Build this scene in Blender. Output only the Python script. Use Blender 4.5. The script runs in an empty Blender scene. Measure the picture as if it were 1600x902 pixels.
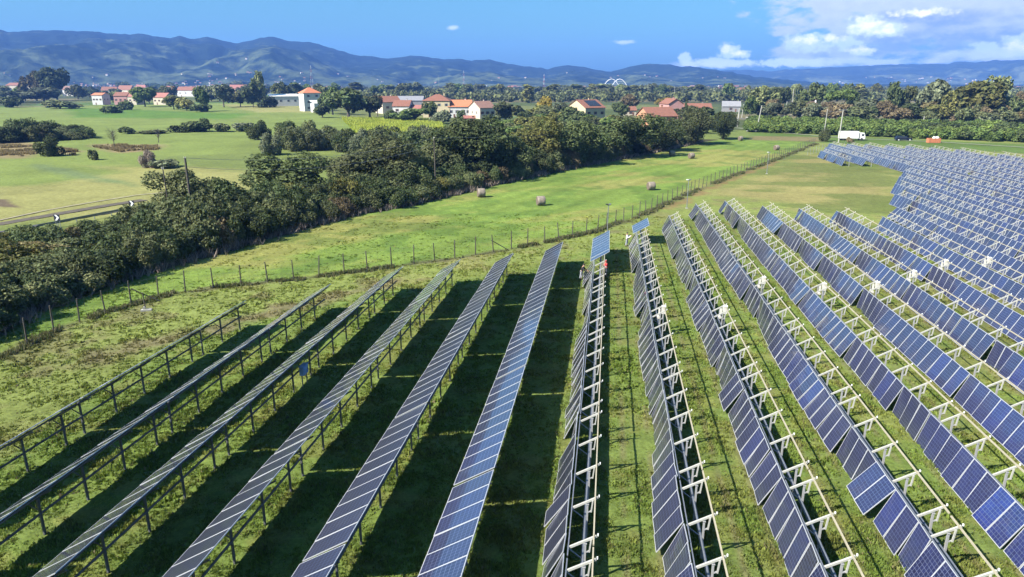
import bpy, math, random
import numpy as np
from mathutils import Matrix, Vector
random.seed(7); rng = np.random.default_rng(7)
R = math.radians
scene = bpy.context.scene
COL = scene.collection

# ------------------------------------------------------------------ camera model (used to read real positions off the survey photo)
F = 1090.0; H = 20.0; PITCH = math.atan(321/F); CX, CY = 800, 451
cp, sp = math.cos(PITCH), math.sin(PITCH)
def gp(x, y, z=0.0):
    X = (x-CX)/F; Y = -(y-CY)/F
    d = (X, cp+Y*sp, -sp+Y*cp); t = (z-H)/d[2]
    return Vector((d[0]*t, d[1]*t, z))
def depth(x, y): 
    P = gp(x, y); return P.y*cp+H*sp
def mpp(x, y): return depth(x, y)/F          # metres per pixel there
def project(P):
    zc = P[1]*cp-(P[2]-H)*sp; yc = P[1]*sp+(P[2]-H)*cp
    return CX+F*P[0]/zc, CY-F*yc/zc, zc
YAW = math.atan(155/(F*cp+321*sp))
U = Vector((math.sin(YAW), math.cos(YAW), 0)); V = Vector((math.cos(YAW), -math.sin(YAW), 0))
def W(s, t, z=0.0): return V*s+U*t+Vector((0, 0, z))
ROWROT = math.pi/2-YAW

# ------------------------------------------------------------------ materials
def mat(name, col, rough=0.7, metal=0.0, noise=0.0, nscale=3.0, spec=0.5, objrand=0.0, bump=0.0):
    col = tuple(q*.80 for q in col)
    m = bpy.data.materials.new(name); m.use_nodes = True
    nt = m.node_tree; b = nt.nodes['Principled BSDF']
    b.inputs['Base Color'].default_value = (*col, 1); b.inputs['Roughness'].default_value = rough
    b.inputs['Metallic'].default_value = metal; b.inputs['Specular IOR Level'].default_value = spec
    if noise or objrand or bump:
        tc = nt.nodes.new('ShaderNodeTexCoord'); n = nt.nodes.new('ShaderNodeTexNoise')
        n.inputs['Scale'].default_value = nscale; n.inputs['Detail'].default_value = 5
        nt.links.new(tc.outputs['Object'], n.inputs['Vector'])
        mr = nt.nodes.new('ShaderNodeMapRange'); mr.inputs[1].default_value = .25; mr.inputs[2].default_value = .75
        mr.inputs[3].default_value = 1-noise; mr.inputs[4].default_value = 1+noise
        nt.links.new(n.outputs['Fac'], mr.inputs[0])
        oi = nt.nodes.new('ShaderNodeObjectInfo')
        mo = nt.nodes.new('ShaderNodeMapRange'); mo.inputs[3].default_value = 1-objrand; mo.inputs[4].default_value = 1+objrand
        nt.links.new(oi.outputs['Random'], mo.inputs[0])
        mu = nt.nodes.new('ShaderNodeMath'); mu.operation = 'MULTIPLY'
        nt.links.new(mr.outputs[0], mu.inputs[0]); nt.links.new(mo.outputs[0], mu.inputs[1])
        vm = nt.nodes.new('ShaderNodeVectorMath'); vm.operation = 'SCALE'; vm.inputs[0].default_value = col
        nt.links.new(mu.outputs[0], vm.inputs['Scale']); nt.links.new(vm.outputs[0], b.inputs['Base Color'])
        if bump:
            bp = nt.nodes.new('ShaderNodeBump'); bp.inputs['Strength'].default_value = bump; bp.inputs['Distance'].default_value = .05
            nt.links.new(n.outputs['Fac'], bp.inputs['Height']); nt.links.new(bp.outputs[0], b.inputs['Normal'])
    return m
def leafmat(name, col, col2, var=0.35, nscale=.45):
    """foliage: two real leaf colours mixed in clumps, every plant its own shade, slightly translucent leaves"""
    col = tuple(q*1.06 for q in col); col2 = tuple(q*1.06 for q in col2)
    m = bpy.data.materials.new(name); m.use_nodes = True; nt = m.node_tree; b = nt.nodes['Principled BSDF']; L = nt.links
    b.inputs['Roughness'].default_value = .75; b.inputs['Specular IOR Level'].default_value = .15
    tc = nt.nodes.new('ShaderNodeTexCoord'); n = nt.nodes.new('ShaderNodeTexNoise'); n.inputs['Scale'].default_value = nscale; n.inputs['Detail'].default_value = 6; n.inputs['Roughness'].default_value = .7
    L.new(tc.outputs['Object'], n.inputs['Vector'])
    r = nt.nodes.new('ShaderNodeMapRange'); r.inputs[1].default_value = .38; r.inputs[2].default_value = .62
    L.new(n.outputs['Fac'], r.inputs[0])
    mx = nt.nodes.new('ShaderNodeMix'); mx.data_type = 'RGBA'; mx.inputs[6].default_value = (*col, 1); mx.inputs[7].default_value = (*col2, 1)
    L.new(r.outputs[0], mx.inputs[0])
    at = nt.nodes.new('ShaderNodeAttribute'); at.attribute_name = 'tone'
    oi = nt.nodes.new('ShaderNodeObjectInfo'); mo = nt.nodes.new('ShaderNodeMapRange'); mo.inputs[3].default_value = 1-var; mo.inputs[4].default_value = 1+var
    L.new(oi.outputs['Random'], mo.inputs[0])
    mu = nt.nodes.new('ShaderNodeMath'); mu.operation = 'MULTIPLY'; L.new(mo.outputs[0], mu.inputs[0]); L.new(at.outputs['Fac'], mu.inputs[1])
    vm = nt.nodes.new('ShaderNodeVectorMath'); vm.operation = 'SCALE'; L.new(mx.outputs[2], vm.inputs[0]); L.new(mu.outputs[0], vm.inputs['Scale'])
    L.new(vm.outputs[0], b.inputs['Base Color'])
    tr = nt.nodes.new('ShaderNodeBsdfTranslucent'); L.new(vm.outputs[0], tr.inputs[0])
    ms = nt.nodes.new('ShaderNodeMixShader'); ms.inputs[0].default_value = .22
    L.new(b.outputs[0], ms.inputs[1]); L.new(tr.outputs[0], ms.inputs[2]); L.new(ms.outputs[0], nt.nodes['Material Output'].inputs[0])
    return m

M = {}
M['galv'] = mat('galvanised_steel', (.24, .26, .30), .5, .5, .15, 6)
M['steelshade'] = mat('shade_dark_steel', (.13, .135, .15), .6, .4, .15, 6)  # galvanised steel under the low rows, the panels' shadow put into its colour
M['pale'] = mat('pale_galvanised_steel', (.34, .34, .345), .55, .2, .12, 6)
M['arm'] = mat('cream_bare_arm', (.385, .38, .35), .55, 0, .1, 5)
M['rail'] = mat('cream_rail', (.38, .34, .25), .6, 0, .12, 3)
M['frame'] = mat('aluminium_frame', (.46, .47, .50), .40, .25)
M['back'] = mat('panel_backsheet', (.55, .55, .56), .6)
M['white'] = mat('white_paint', (.78, .78, .76), .5, 0, .05, 2)
M['offwhite'] = mat('offwhite_shell', (.55, .53, .48), .5, 0, .1, 4)
M['wood'] = mat('weathered_wood', (.075, .065, .055), .9, 0, .3, 9)
M['wire'] = mat('rusty_wire', (.16, .14, .12), .7, .3)
M['concrete'] = mat('concrete', (.36, .35, .32), .9, 0, .2, 3)
M['black'] = mat('black_rubber', (.02, .02, .022), .7)
M['glassdark'] = mat('dark_glass', (.03, .035, .045), .12)
M['bluebox'] = mat('blue_cabinet', (.25, .42, .72), .5, 0, .2, 4)
M['hay'] = mat('wrapped_hay', (.23, .19, .155), .85, 0, .3, 3, bump=.4)
M['hayend'] = mat('hay_end', (.13, .10, .075), .9, 0, .35, 4, bump=.5)
M['skin'] = mat('skin', (.45, .27, .18), .6)
M['bark'] = mat('bark', (.10, .085, .07), .95, 0, .3, 4)
M['asphalt'] = mat('asphalt', (.11, .11, .115), .9, 0, .15, 1.5)
M['grav'] = mat('gravel_track', (.27, .235, .17), .95, 0, .2, 1.2)
M['navy'] = mat('navy_car_paint', (.012, .016, .035), .25)
M['orange'] = mat('orange_skip', (.48, .17, .08), .7, 0, .2, 2)
M['redcloth'] = mat('red_cloth', (.55, .03, .03), .8)
M['blackcloth'] = mat('black_cloth', (.022, .022, .026), .9)
M['whitecloth'] = mat('white_cloth', (.74, .73, .72), .85)
M['greytrouser'] = mat('grey_trousers', (.30, .32, .36), .9)
M['darktrouser'] = mat('dark_trousers', (.05, .055, .07), .9)
M['hair'] = mat('dark_hair', (.015, .012, .01), .8)
M['bridge'] = mat('white_bridge_steel', (.80, .80, .80), .5)
M['pylred'] = mat('pylon_red', (.42, .12, .10), .7)
M['pylwhite'] = mat('pylon_white', (.62, .62, .62), .7)
M['window'] = mat('window_pane', (.05, .05, .06), .2)
M['shutbrown'] = mat('brown_shutter', (.16, .08, .05), .8)
M['shutgrey'] = mat('grey_shutter', (.20, .21, .22), .8)
M['sign'] = mat('sign_black', (.012, .012, .03), .5)
M['signw'] = mat('sign_white', (.78, .80, .84), .5)
M['greyroof'] = mat('grey_sheet_roof', (.24, .24, .26), .7, 0, .15, .5)
for k, c in dict(red=(.27, .095, .06), orange=(.38, .13, .065), brown=(.26, .12, .09), pinkred=(.38, .13, .10)).items():
    M['roof_'+k] = mat('roof_tiles_'+k, (c[0]*.78, c[1]*.92, c[2]*.95), .85, 0, .25, 1.3)
for k, c in dict(white=(.74, .73, .72), yellow=(.66, .56, .36), cream=(.66, .58, .46), pink=(.58, .31, .29), grey=(.30, .295, .31), peach=(.60, .30, .18), ochre=(.5, .36, .2)).items():
    M['wall_'+k] = mat('wall_plaster_'+k, tuple(q*.78 for q in c), .9, 0, .08, .8)

def cellmat():
    m = bpy.data.materials.new('solar_cells'); m.use_nodes = True; nt = m.node_tree; L = nt.links; b = nt.nodes['Principled BSDF']
    uv = nt.nodes.new('ShaderNodeUVMap'); sx = nt.nodes.new('ShaderNodeSeparateXYZ'); L.new(uv.outputs[0], sx.inputs[0])
    def line(sock, n, w):
        a = nt.nodes.new('ShaderNodeMath'); a.operation = 'MULTIPLY'; a.inputs[1].default_value = n; L.new(sock, a.inputs[0])
        f = nt.nodes.new('ShaderNodeMath'); f.operation = 'FRACT'; L.new(a.outputs[0], f.inputs[0])
        p = nt.nodes.new('ShaderNodeMath'); p.operation = 'PINGPONG'; p.inputs[1].default_value = .5; L.new(f.outputs[0], p.inputs[0])
        l = nt.nodes.new('ShaderNodeMath'); l.operation = 'LESS_THAN'; l.inputs[1].default_value = w; L.new(p.outputs[0], l.inputs[0]); return l
    lx = line(sx.outputs[0], 6, .045); ly = line(sx.outputs[1], 10, .05)
    mxm = nt.nodes.new('ShaderNodeMath'); mxm.operation = 'MAXIMUM'; L.new(lx.outputs[0], mxm.inputs[0]); L.new(ly.outputs[0], mxm.inputs[1])
    # polycrystalline shade per cell
    sc = nt.nodes.new('ShaderNodeVectorMath'); sc.operation = 'MULTIPLY'; sc.inputs[1].default_value = (6, 10, 1); L.new(uv.outputs[0], sc.inputs[0])
    fl = nt.nodes.new('ShaderNodeVectorMath'); fl.operation = 'FLOOR'; L.new(sc.outputs[0], fl.inputs[0])
    oi = nt.nodes.new('ShaderNodeObjectInfo')
    ad = nt.nodes.new('ShaderNodeVectorMath'); ad.operation = 'ADD'; L.new(fl.outputs[0], ad.inputs[0])
    rv = nt.nodes.new('ShaderNodeVectorMath'); rv.operation = 'SCALE'; rv.inputs[0].default_value = (317, 911, 77); L.new(oi.outputs['Random'], rv.inputs['Scale']); L.new(rv.outputs[0], ad.inputs[1])
    wn = nt.nodes.new('ShaderNodeTexWhiteNoise'); wn.noise_dimensions = '3D'; L.new(ad.outputs[0], wn.inputs['Vector'])
    cr = nt.nodes.new('ShaderNodeMix'); cr.data_type = 'RGBA'; cr.inputs[6].default_value = (.012, .0155, .064, 1); cr.inputs[7].default_value = (.018, .025, .100, 1)
    L.new(wn.outputs['Value'], cr.inputs[0])
    # every module its own hue: from grey-blue to strong blue
    ramp = nt.nodes.new('ShaderNodeValToRGB'); L.new(oi.outputs['Random'], ramp.inputs[0])
    e = ramp.color_ramp.elements; e[0].position = 0; e[0].color = (.70, .62, .60, 1); e[1].position = 1; e[1].color = (1.0, 1.3, 1.75, 1)
    k = e.new(.5); k.color = (.95, .9, .92, 1); k2 = e.new(.85); k2.color = (1.05, 1.1, 1.2, 1)
    mm = nt.nodes.new('ShaderNodeMix'); mm.data_type = 'RGBA'; mm.blend_type = 'MULTIPLY'; mm.inputs[0].default_value = 1
    L.new(cr.outputs[2], mm.inputs[6]); L.new(ramp.outputs[0], mm.inputs[7])
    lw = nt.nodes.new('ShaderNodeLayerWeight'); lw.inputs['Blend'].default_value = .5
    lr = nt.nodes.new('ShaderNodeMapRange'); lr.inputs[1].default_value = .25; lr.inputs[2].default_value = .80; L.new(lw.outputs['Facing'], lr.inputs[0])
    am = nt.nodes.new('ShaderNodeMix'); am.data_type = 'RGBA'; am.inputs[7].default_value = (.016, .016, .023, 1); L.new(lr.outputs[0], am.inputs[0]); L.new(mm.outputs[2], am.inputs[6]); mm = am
    fm = nt.nodes.new('ShaderNodeMix'); fm.data_type = 'RGBA'; fm.inputs[7].default_value = (.085, .098, .165, 1)
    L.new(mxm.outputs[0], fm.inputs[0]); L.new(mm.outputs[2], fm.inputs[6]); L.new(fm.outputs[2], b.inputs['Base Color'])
    b.inputs['Roughness'].default_value = .34; b.inputs['Specular IOR Level'].default_value = .35
    b.inputs['Coat Weight'].default_value = 1; b.inputs['Coat IOR'].default_value = 1.62; b.inputs['Coat Roughness'].default_value = .07
    return m
M['cells'] = cellmat()

M['leaf_dark'] = leafmat('leaves_dark_green', (.042, .062, .024), (.080, .095, .036))
M['leaf_olive'] = leafmat('leaves_olive', (.065, .082, .034), (.115, .122, .055))
M['leaf_green'] = leafmat('leaves_mid_green', (.060, .095, .026), (.11, .145, .042))
M['leaf_brown'] = leafmat('leaves_brown', (.105, .082, .045), (.15, .12, .065))
M['leaf_rust'] = leafmat('leaves_rust', (.125, .100, .045), (.085, .085, .038))
M['leaf_yellow'] = leafmat('leaves_yellow', (.30, .22, .04), (.18, .16, .04))
M['leaf_gold'] = leafmat('leaves_gold_green', (.145, .135, .040), (.095, .11, .036))
M['leaf_grey'] = leafmat('leaves_silver', (.13, .145, .085), (.085, .10, .055))
M['leaf_willow'] = leafmat('leaves_willow', (.16, .17, .07), (.09, .11, .045))
M['leaf_vine'] = leafmat('leaves_vine', (.12, .155, .035), (.06, .10, .03), .25)
M['leaf_crop'] = leafmat('leaves_crop', (.32, .34, .05), (.22, .27, .045), .1, .2)
M['twig'] = leafmat('dry_twigs', (.16, .13, .11), (.22, .18, .15), .2)

# ------------------------------------------------------------------ mesh helpers
class MB:
    def __init__(s): s.v = []; s.f = []; s.m = []; s.mats = []
    def mi(s, m):
        if m not in s.mats: s.mats.append(m)
        return s.mats.index(m)
    def add(s, vs, fs, m):
        o = len(s.v); s.v += [tuple(x) for x in vs]; i = s.mi(m)
        for f in fs: s.f.append(tuple(o+k for k in f)); s.m.append(i)
    def box(s, c, d, m, rot=None):
        x, y, z = d[0]/2, d[1]/2, d[2]/2
        vs = [Vector(p) for p in [(-x, -y, -z), (x, -y, -z), (x, y, -z), (-x, y, -z), (-x, -y, z), (x, -y, z), (x, y, z), (-x, y, z)]]
        if rot is not None: vs = [rot @ p for p in vs]
        c = Vector(c); s.add([p+c for p in vs], [(3, 2, 1, 0), (4, 5, 6, 7), (0, 1, 5, 4), (1, 2, 6, 5), (2, 3, 7, 6), (3, 0, 4, 7)], m)
    def tube(s, pts, rad, m, n=6, cap=True):
        pts = [Vector(p) for p in pts]; rad = rad if hasattr(rad, '__len__') else [rad]*len(pts); rings = []
        vs = []
        for i, p in enumerate(pts):
            d = (pts[min(i+1, len(pts)-1)]-pts[max(i-1, 0)]).normalized()
            a = d.orthogonal().normalized() if i == 0 else (a-d*a.dot(d)).normalized()
            b = d.cross(a)
            for k in range(n):
                t = 2*math.pi*(k+.5)/n; vs.append(p+(a*math.cos(t)+b*math.sin(t))*rad[i])
        fs = []
        for i in range(len(pts)-1):
            for k in range(n): fs.append((i*n+k, i*n+(k+1) % n, (i+1)*n+(k+1) % n, (i+1)*n+k))
        if cap: fs.append(tuple(range(n-1, -1, -1))); fs.append(tuple((len(pts)-1)*n+k for k in range(n)))
        s.add(vs, fs, m)
    def beam(s, a, b, w, h, m):
        a, b = Vector(a), Vector(b); d = b-a; L = d.length; d.normalize()
        up = Vector((0, 0, 1)) if abs(d.z) < .95 else Vector((0, 1, 0))
        y = up.cross(d).normalized(); z = d.cross(y)
        rot = Matrix((d, y, z)).transposed(); s.box((a+b)/2, (L, w, h), m, rot)
    def mesh(s, name):
        me = bpy.data.meshes.new(name); me.from_pydata(s.v, [], s.f)
        for m in s.mats: me.materials.append(m)
        me.polygons.foreach_set('material_index', s.m); me.update(); return me
    def build(s, name, parent=None, loc=(0, 0, 0), rz=0, smooth=False):
        me = s.mesh(name)
        if smooth: me.polygons.foreach_set('use_smooth', [True]*len(me.polygons))
        return obj(name, me, parent, loc, rz)
def obj(name, me, parent=None, loc=(0, 0, 0), rz=0):
    o = bpy.data.objects.new(name, me); COL.objects.link(o); o.location = loc; o.rotation_euler = (0, 0, rz); o.parent = parent; return o
def tag(o, label, cat, group=None, kind=None):
    o['label'] = label; o['category'] = cat
    if group: o['group'] = group
    if kind: o['kind'] = kind
    return o
def thing(name, label, cat, loc=(0, 0, 0), rz=0, group=None):
    return tag(obj(name, None, None, loc, rz), label, cat, group)
def ordn(n):
    return ['', 'first', 'second', 'third', 'fourth', 'fifth', 'sixth', 'seventh', 'eighth', 'ninth', 'tenth', 'eleventh', 'twelfth', 'thirteenth', 'fourteenth', 'fifteenth', 'sixteenth', 'seventeenth', 'eighteenth', 'nineteenth', 'twentieth', 'twenty-first', 'twenty-second', 'twenty-third', 'twenty-fourth', 'twenty-fifth', 'twenty-sixth', 'twenty-seventh', 'twenty-eighth', 'twenty-ninth', 'thirtieth'][n]

# ------------------------------------------------------------------ terrain with real ground colours
def inside(px, py, poly):
    r = np.zeros(px.shape, bool); n = len(poly)
    for i in range(n):
        x1, y1 = poly[i]; x2, y2 = poly[(i+1) % n]
        if y1 == y2: continue
        c = ((y1 > py) != (y2 > py)) & (px < (x2-x1)*(py-y1)/(y2-y1)+x1); r ^= c
    return r
def dist(px, py, poly, closed=True):
    d = np.full(px.shape, 1e9); n = len(poly)
    for i in range(n if closed else n-1):
        x1, y1 = poly[i]; x2, y2 = poly[(i+1) % n]; dx, dy = x2-x1, y2-y1; q = dx*dx+dy*dy+1e-9
        t = np.clip(((px-x1)*dx+(py-y1)*dy)/q, 0, 1)
        d = np.minimum(d, np.hypot(px-x1-t*dx, py-y1-t*dy))
    return d
def vnoise(x, y, seed=0):
    xi = np.floor(x).astype(np.int64); yi = np.floor(y).astype(np.int64); fx = x-xi; fy = y-yi
    fx = fx*fx*(3-2*fx); fy = fy*fy*(3-2*fy)
    def h(a, b):
        n = (a*374761393+b*668265263+seed*1274126177) & 0xffffffff; n = ((n ^ (n >> 13))*1274126177) & 0xffffffff
        return ((n ^ (n >> 16)) & 0xffff)/65535.
    return (h(xi, yi)*(1-fx)+h(xi+1, yi)*fx)*(1-fy)+(h(xi, yi+1)*(1-fx)+h(xi+1, yi+1)*fx)*fy
def fbm(x, y, o=4, seed=0):
    r = 0; a = .5; t = 0
    for i in range(o): r = r+a*vnoise(x*2**i, y*2**i, seed+i); t += a; a *= .5
    return r/t
FENCE = [(-39.5, 44), (-38.9, 50.5), (-38.3, 55), (-37.1, 59.5), (-35.3, 63.4), (-33.2, 66.2), (-30.0, 68.3), (-23.2, 71.0), (-17.0, 74.4), (-10.4, 78.4), (-3.1, 83.2), (4.2, 88.9), (11.7, 96.2), (20.0, 108.0), (26.3, 118.8), (38.4, 139.5), (53.6, 163.3), (74.8, 196.6), (104, 243)]
HEDGE = [(-44, 40), (-42.8, 54.9), (-42.9, 63.8), (-40.3, 73.1), (-36.3, 81.9), (-32.1, 92.8), (-24.4, 109.7), (-17.4, 117.5), (-5.1, 140.3), (15.8, 173.6), (36.9, 203.8), (66, 249)]
def P2(*pts): return [tuple(gp(x, y)[:2]) for x, y in pts]
G = dict(
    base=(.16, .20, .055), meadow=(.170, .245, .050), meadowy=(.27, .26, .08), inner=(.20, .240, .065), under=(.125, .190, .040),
    yellow=(.28, .275, .10), brown=(.15, .115, .075), straw=(.27, .215, .11), plain=(.085, .105, .040), field=(.185, .235, .062), bluegreen=(.155, .205, .085))
zones = [
    # polygon, colour, feather metres
    (P2((-400, 176), (500, 158), (560, 200), (400, 215), (230, 290), (-400, 400)), G['field'], 6),
    (P2((-200, 262), (120, 258), (330, 262), (420, 285), (300, 322), (0, 352), (-200, 380)), G['yellow'], 9),
    (P2((-200, 250), (60, 246), (190, 268), (60, 290), (-200, 300)), G['field'], 5),
    (P2((100, 168), (330, 176), (400, 178), (360, 186), (120, 184)), (.11, .20, .035), 8),
    (P2((340, 163), (480, 166), (500, 176), (400, 176)), G['yellow'], 5),
    (P2((-60, 222), (50, 222), (62, 240), (30, 247), (-60, 243)), G['straw'], 5),
    (P2((92, 230), (122, 236), (118, 243), (95, 243)), G['straw'], 5),
    (P2((140, 225), (250, 226), (250, 234), (190, 240), (148, 232)), G['straw'], 5),
    (P2((-60, 310), (8, 312), (30, 324), (-60, 322)), G['brown'], 1),
    (P2((50, 255), (210, 285), (215, 293), (130, 280), (50, 262)), G['bluegreen'], 3),
    (P2((230, 245), (400, 240), (430, 262), (330, 262)), (.16, .20, .06), 5),
    (P2((540, 190), (700, 192), (700, 210), (540, 210)), G['meadow'], 4),
]
MEAD = FENCE+[(104, 243), (110, 262), (82, 268)]+HEDGE[::-1]
CLEAR = P2((1262, 236), (1330, 262), (1400, 268), (1412, 290), (1390, 330), (1300, 328), (1180, 312), (1100, 305), (1180, 275))
ARRAY = [tuple(W(s, t)[:2]) for s, t in [(-33, 5), (-33, 54), (-18, 68), (-8, 75), (0, 87), (6, 96), (12, 108), (20, 116), (38, 106), (46, 115), (60, 154), (68, 170), (66, 184), (56, 186), (56, 210), (72, 238), (100, 222), (125, 175), (125, 5)]]
def ground_colour(x, y):
    n = x.shape[0]; c = np.tile(np.array(G['plain']), (n, 1))
    wob = (fbm(x/9, y/9, 4, 3)-.5)*2; wob2 = (fbm(x/2.2, y/2.2, 3, 9)-.5)*2
    def blend(mask, col):
        nonlocal c; mask = np.clip(mask, 0, 1)[:, None]; c = c*(1-mask)+np.array(col)*mask
    # far patchwork of fields
    cx = np.floor((x*.8+y*.3)/160); cy = np.floor((y-.25*x)/110)
    hsh = vnoise(cx*7.3+.5, cy*5.1+.5, 21); far = np.hypot(x, y) > 420
    pal = np.array([[.085, .11, .04], [.15, .17, .06], [.10, .16, .045], [.19, .17, .09], [.07, .085, .035]])
    c = np.where(far[:, None], pal[np.clip((hsh*5).astype(int), 0, 4)], c)
    near = np.hypot(x, y) < 330; blend(near*1., G['base'])
    for poly, col, fe in zones:
        d = dist(x, y, poly); sd = np.where(inside(x, y, poly), d, -d)
        blend(sd/fe+.5+wob*.8, col)
    sd = np.where(inside(x, y, MEAD), 1, -1)*dist(x, y, MEAD); blend(sd/1.5+.5, G['meadow'])
    inm = sd > 0; pt = fbm((x+y*.7)/26, (y-x*.7)/11, 4, 31); blend(inm*np.clip((pt-.50)*6, 0, .8), G['meadowy'])
    pt = fbm(x/5, y/5, 3, 44); blend(inm*np.clip((pt-.56)*5, 0, .5), (.08, .15, .03))
    dm = dist(x, y, HEDGE, False); c = c*np.where(inm, 1+.07*np.sin(dm*1.5+wob*1.2)+.05*np.sin(dm*.61+2), 1)[:, None]
    # inside the fence
    site = FENCE+[(112, 262), (300, 250), (300, -30), (-60, -30), (-60, 40)]
    s2 = np.where(inside(x, y, site), 1, -1)*dist(x, y, site); blend(s2/.8+.5, G['inner'])
    ins = s2 > 0; pt = fbm(x/6, y/6, 4, 51); blend(ins*np.clip((pt-.55)*5, 0, .55), (.24, .22, .09))
    pt = fbm(x/3.1+7, y/3.1, 4, 57); blend(ins*np.clip((pt-.63)*6, 0, .55), (.17, .14, .08))
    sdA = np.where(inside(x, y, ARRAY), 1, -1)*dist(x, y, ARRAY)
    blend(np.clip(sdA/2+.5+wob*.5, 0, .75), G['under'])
    s = x*V.x+y*V.y
    blend(np.clip((sdA > 0)*np.clip((s-14)/22, 0, 1)*.5*(fbm(x/4, y/4, 3, 88) > .45), 0, 1), (.21, .185, .085))
    pt = fbm(x/1.6, y/1.6, 3, 61); blend((sdA > 0)*np.clip((pt-.52)*5, 0, .6), (.19, .20, .06))
    for tr in (1.45, 2.95):
        q = np.abs(((s-tr+2.5) % 5)-2.5); blend((sdA > 1)*(s > 0)*np.clip(1.15-q/.24, 0, 1)*np.clip((fbm(x/3.3, y/3.3, 3, 91+int(tr))-.36)*4, 0, .55), (.19, .165, .09))
    sdC = np.where(inside(x, y, CLEAR), 1, -1)*dist(x, y, CLEAR); blend(sdC/6+.4+wob*.7, (.275, .25, .095))
    pt = fbm(x/16, y/9, 4, 71); blend((sdC > -3)*np.clip((pt-.5)*7, 0, .8), (.13, .165, .045))
    # weedy line along the fence
    d = dist(x, y, FENCE, False); blend(np.clip(.75-np.abs(d-.2)/1.0+wob2*.8+wob*.5, 0, .8), (.115, .105, .055))
    d2 = dist(x, y, [(26, 115), (38, 136), (53, 160), (70, 187)], False); blend(np.clip(.9-d2/1.5+wob2*1.3, 0, .7)*(s2 > 0), (.24, .15, .075))
    d3 = dist(x, y, [W(-39, 43)[:2], W(-34, 50)[:2], W(-30, 56)[:2], W(-22, 68)[:2]], False); blend(np.clip(.9-d3/2.2+wob2*.9, 0, .7), (.17, .13, .085))
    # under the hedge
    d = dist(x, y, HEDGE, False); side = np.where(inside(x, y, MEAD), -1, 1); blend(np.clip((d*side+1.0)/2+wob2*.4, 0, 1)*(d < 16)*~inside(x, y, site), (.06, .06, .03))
    # verge behind the array and edges
    vg = P2((1180, 207), (1600, 226), (1700, 232), (1700, 262), (1600, 240), (1300, 224), (1160, 216))
    sv = np.where(inside(x, y, vg), 1, -1)*dist(x, y, vg); blend(sv/3+.5+wob*.5, (.11, .17, .04))
    vb = P2((1165, 212), (1290, 214), (1290, 222), (1170, 219)); sv = np.where(inside(x, y, vb), 1, -1)*dist(x, y, vb); blend(sv/4+.4+wob, (.20, .17, .08))
    k = .88+.24*fbm(x/1.3, y/1.3, 3, 5); k2 = .85+.3*fbm(x/14, y/14, 3, 15)
    return c*(k*k2)[:, None]*.64
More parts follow.
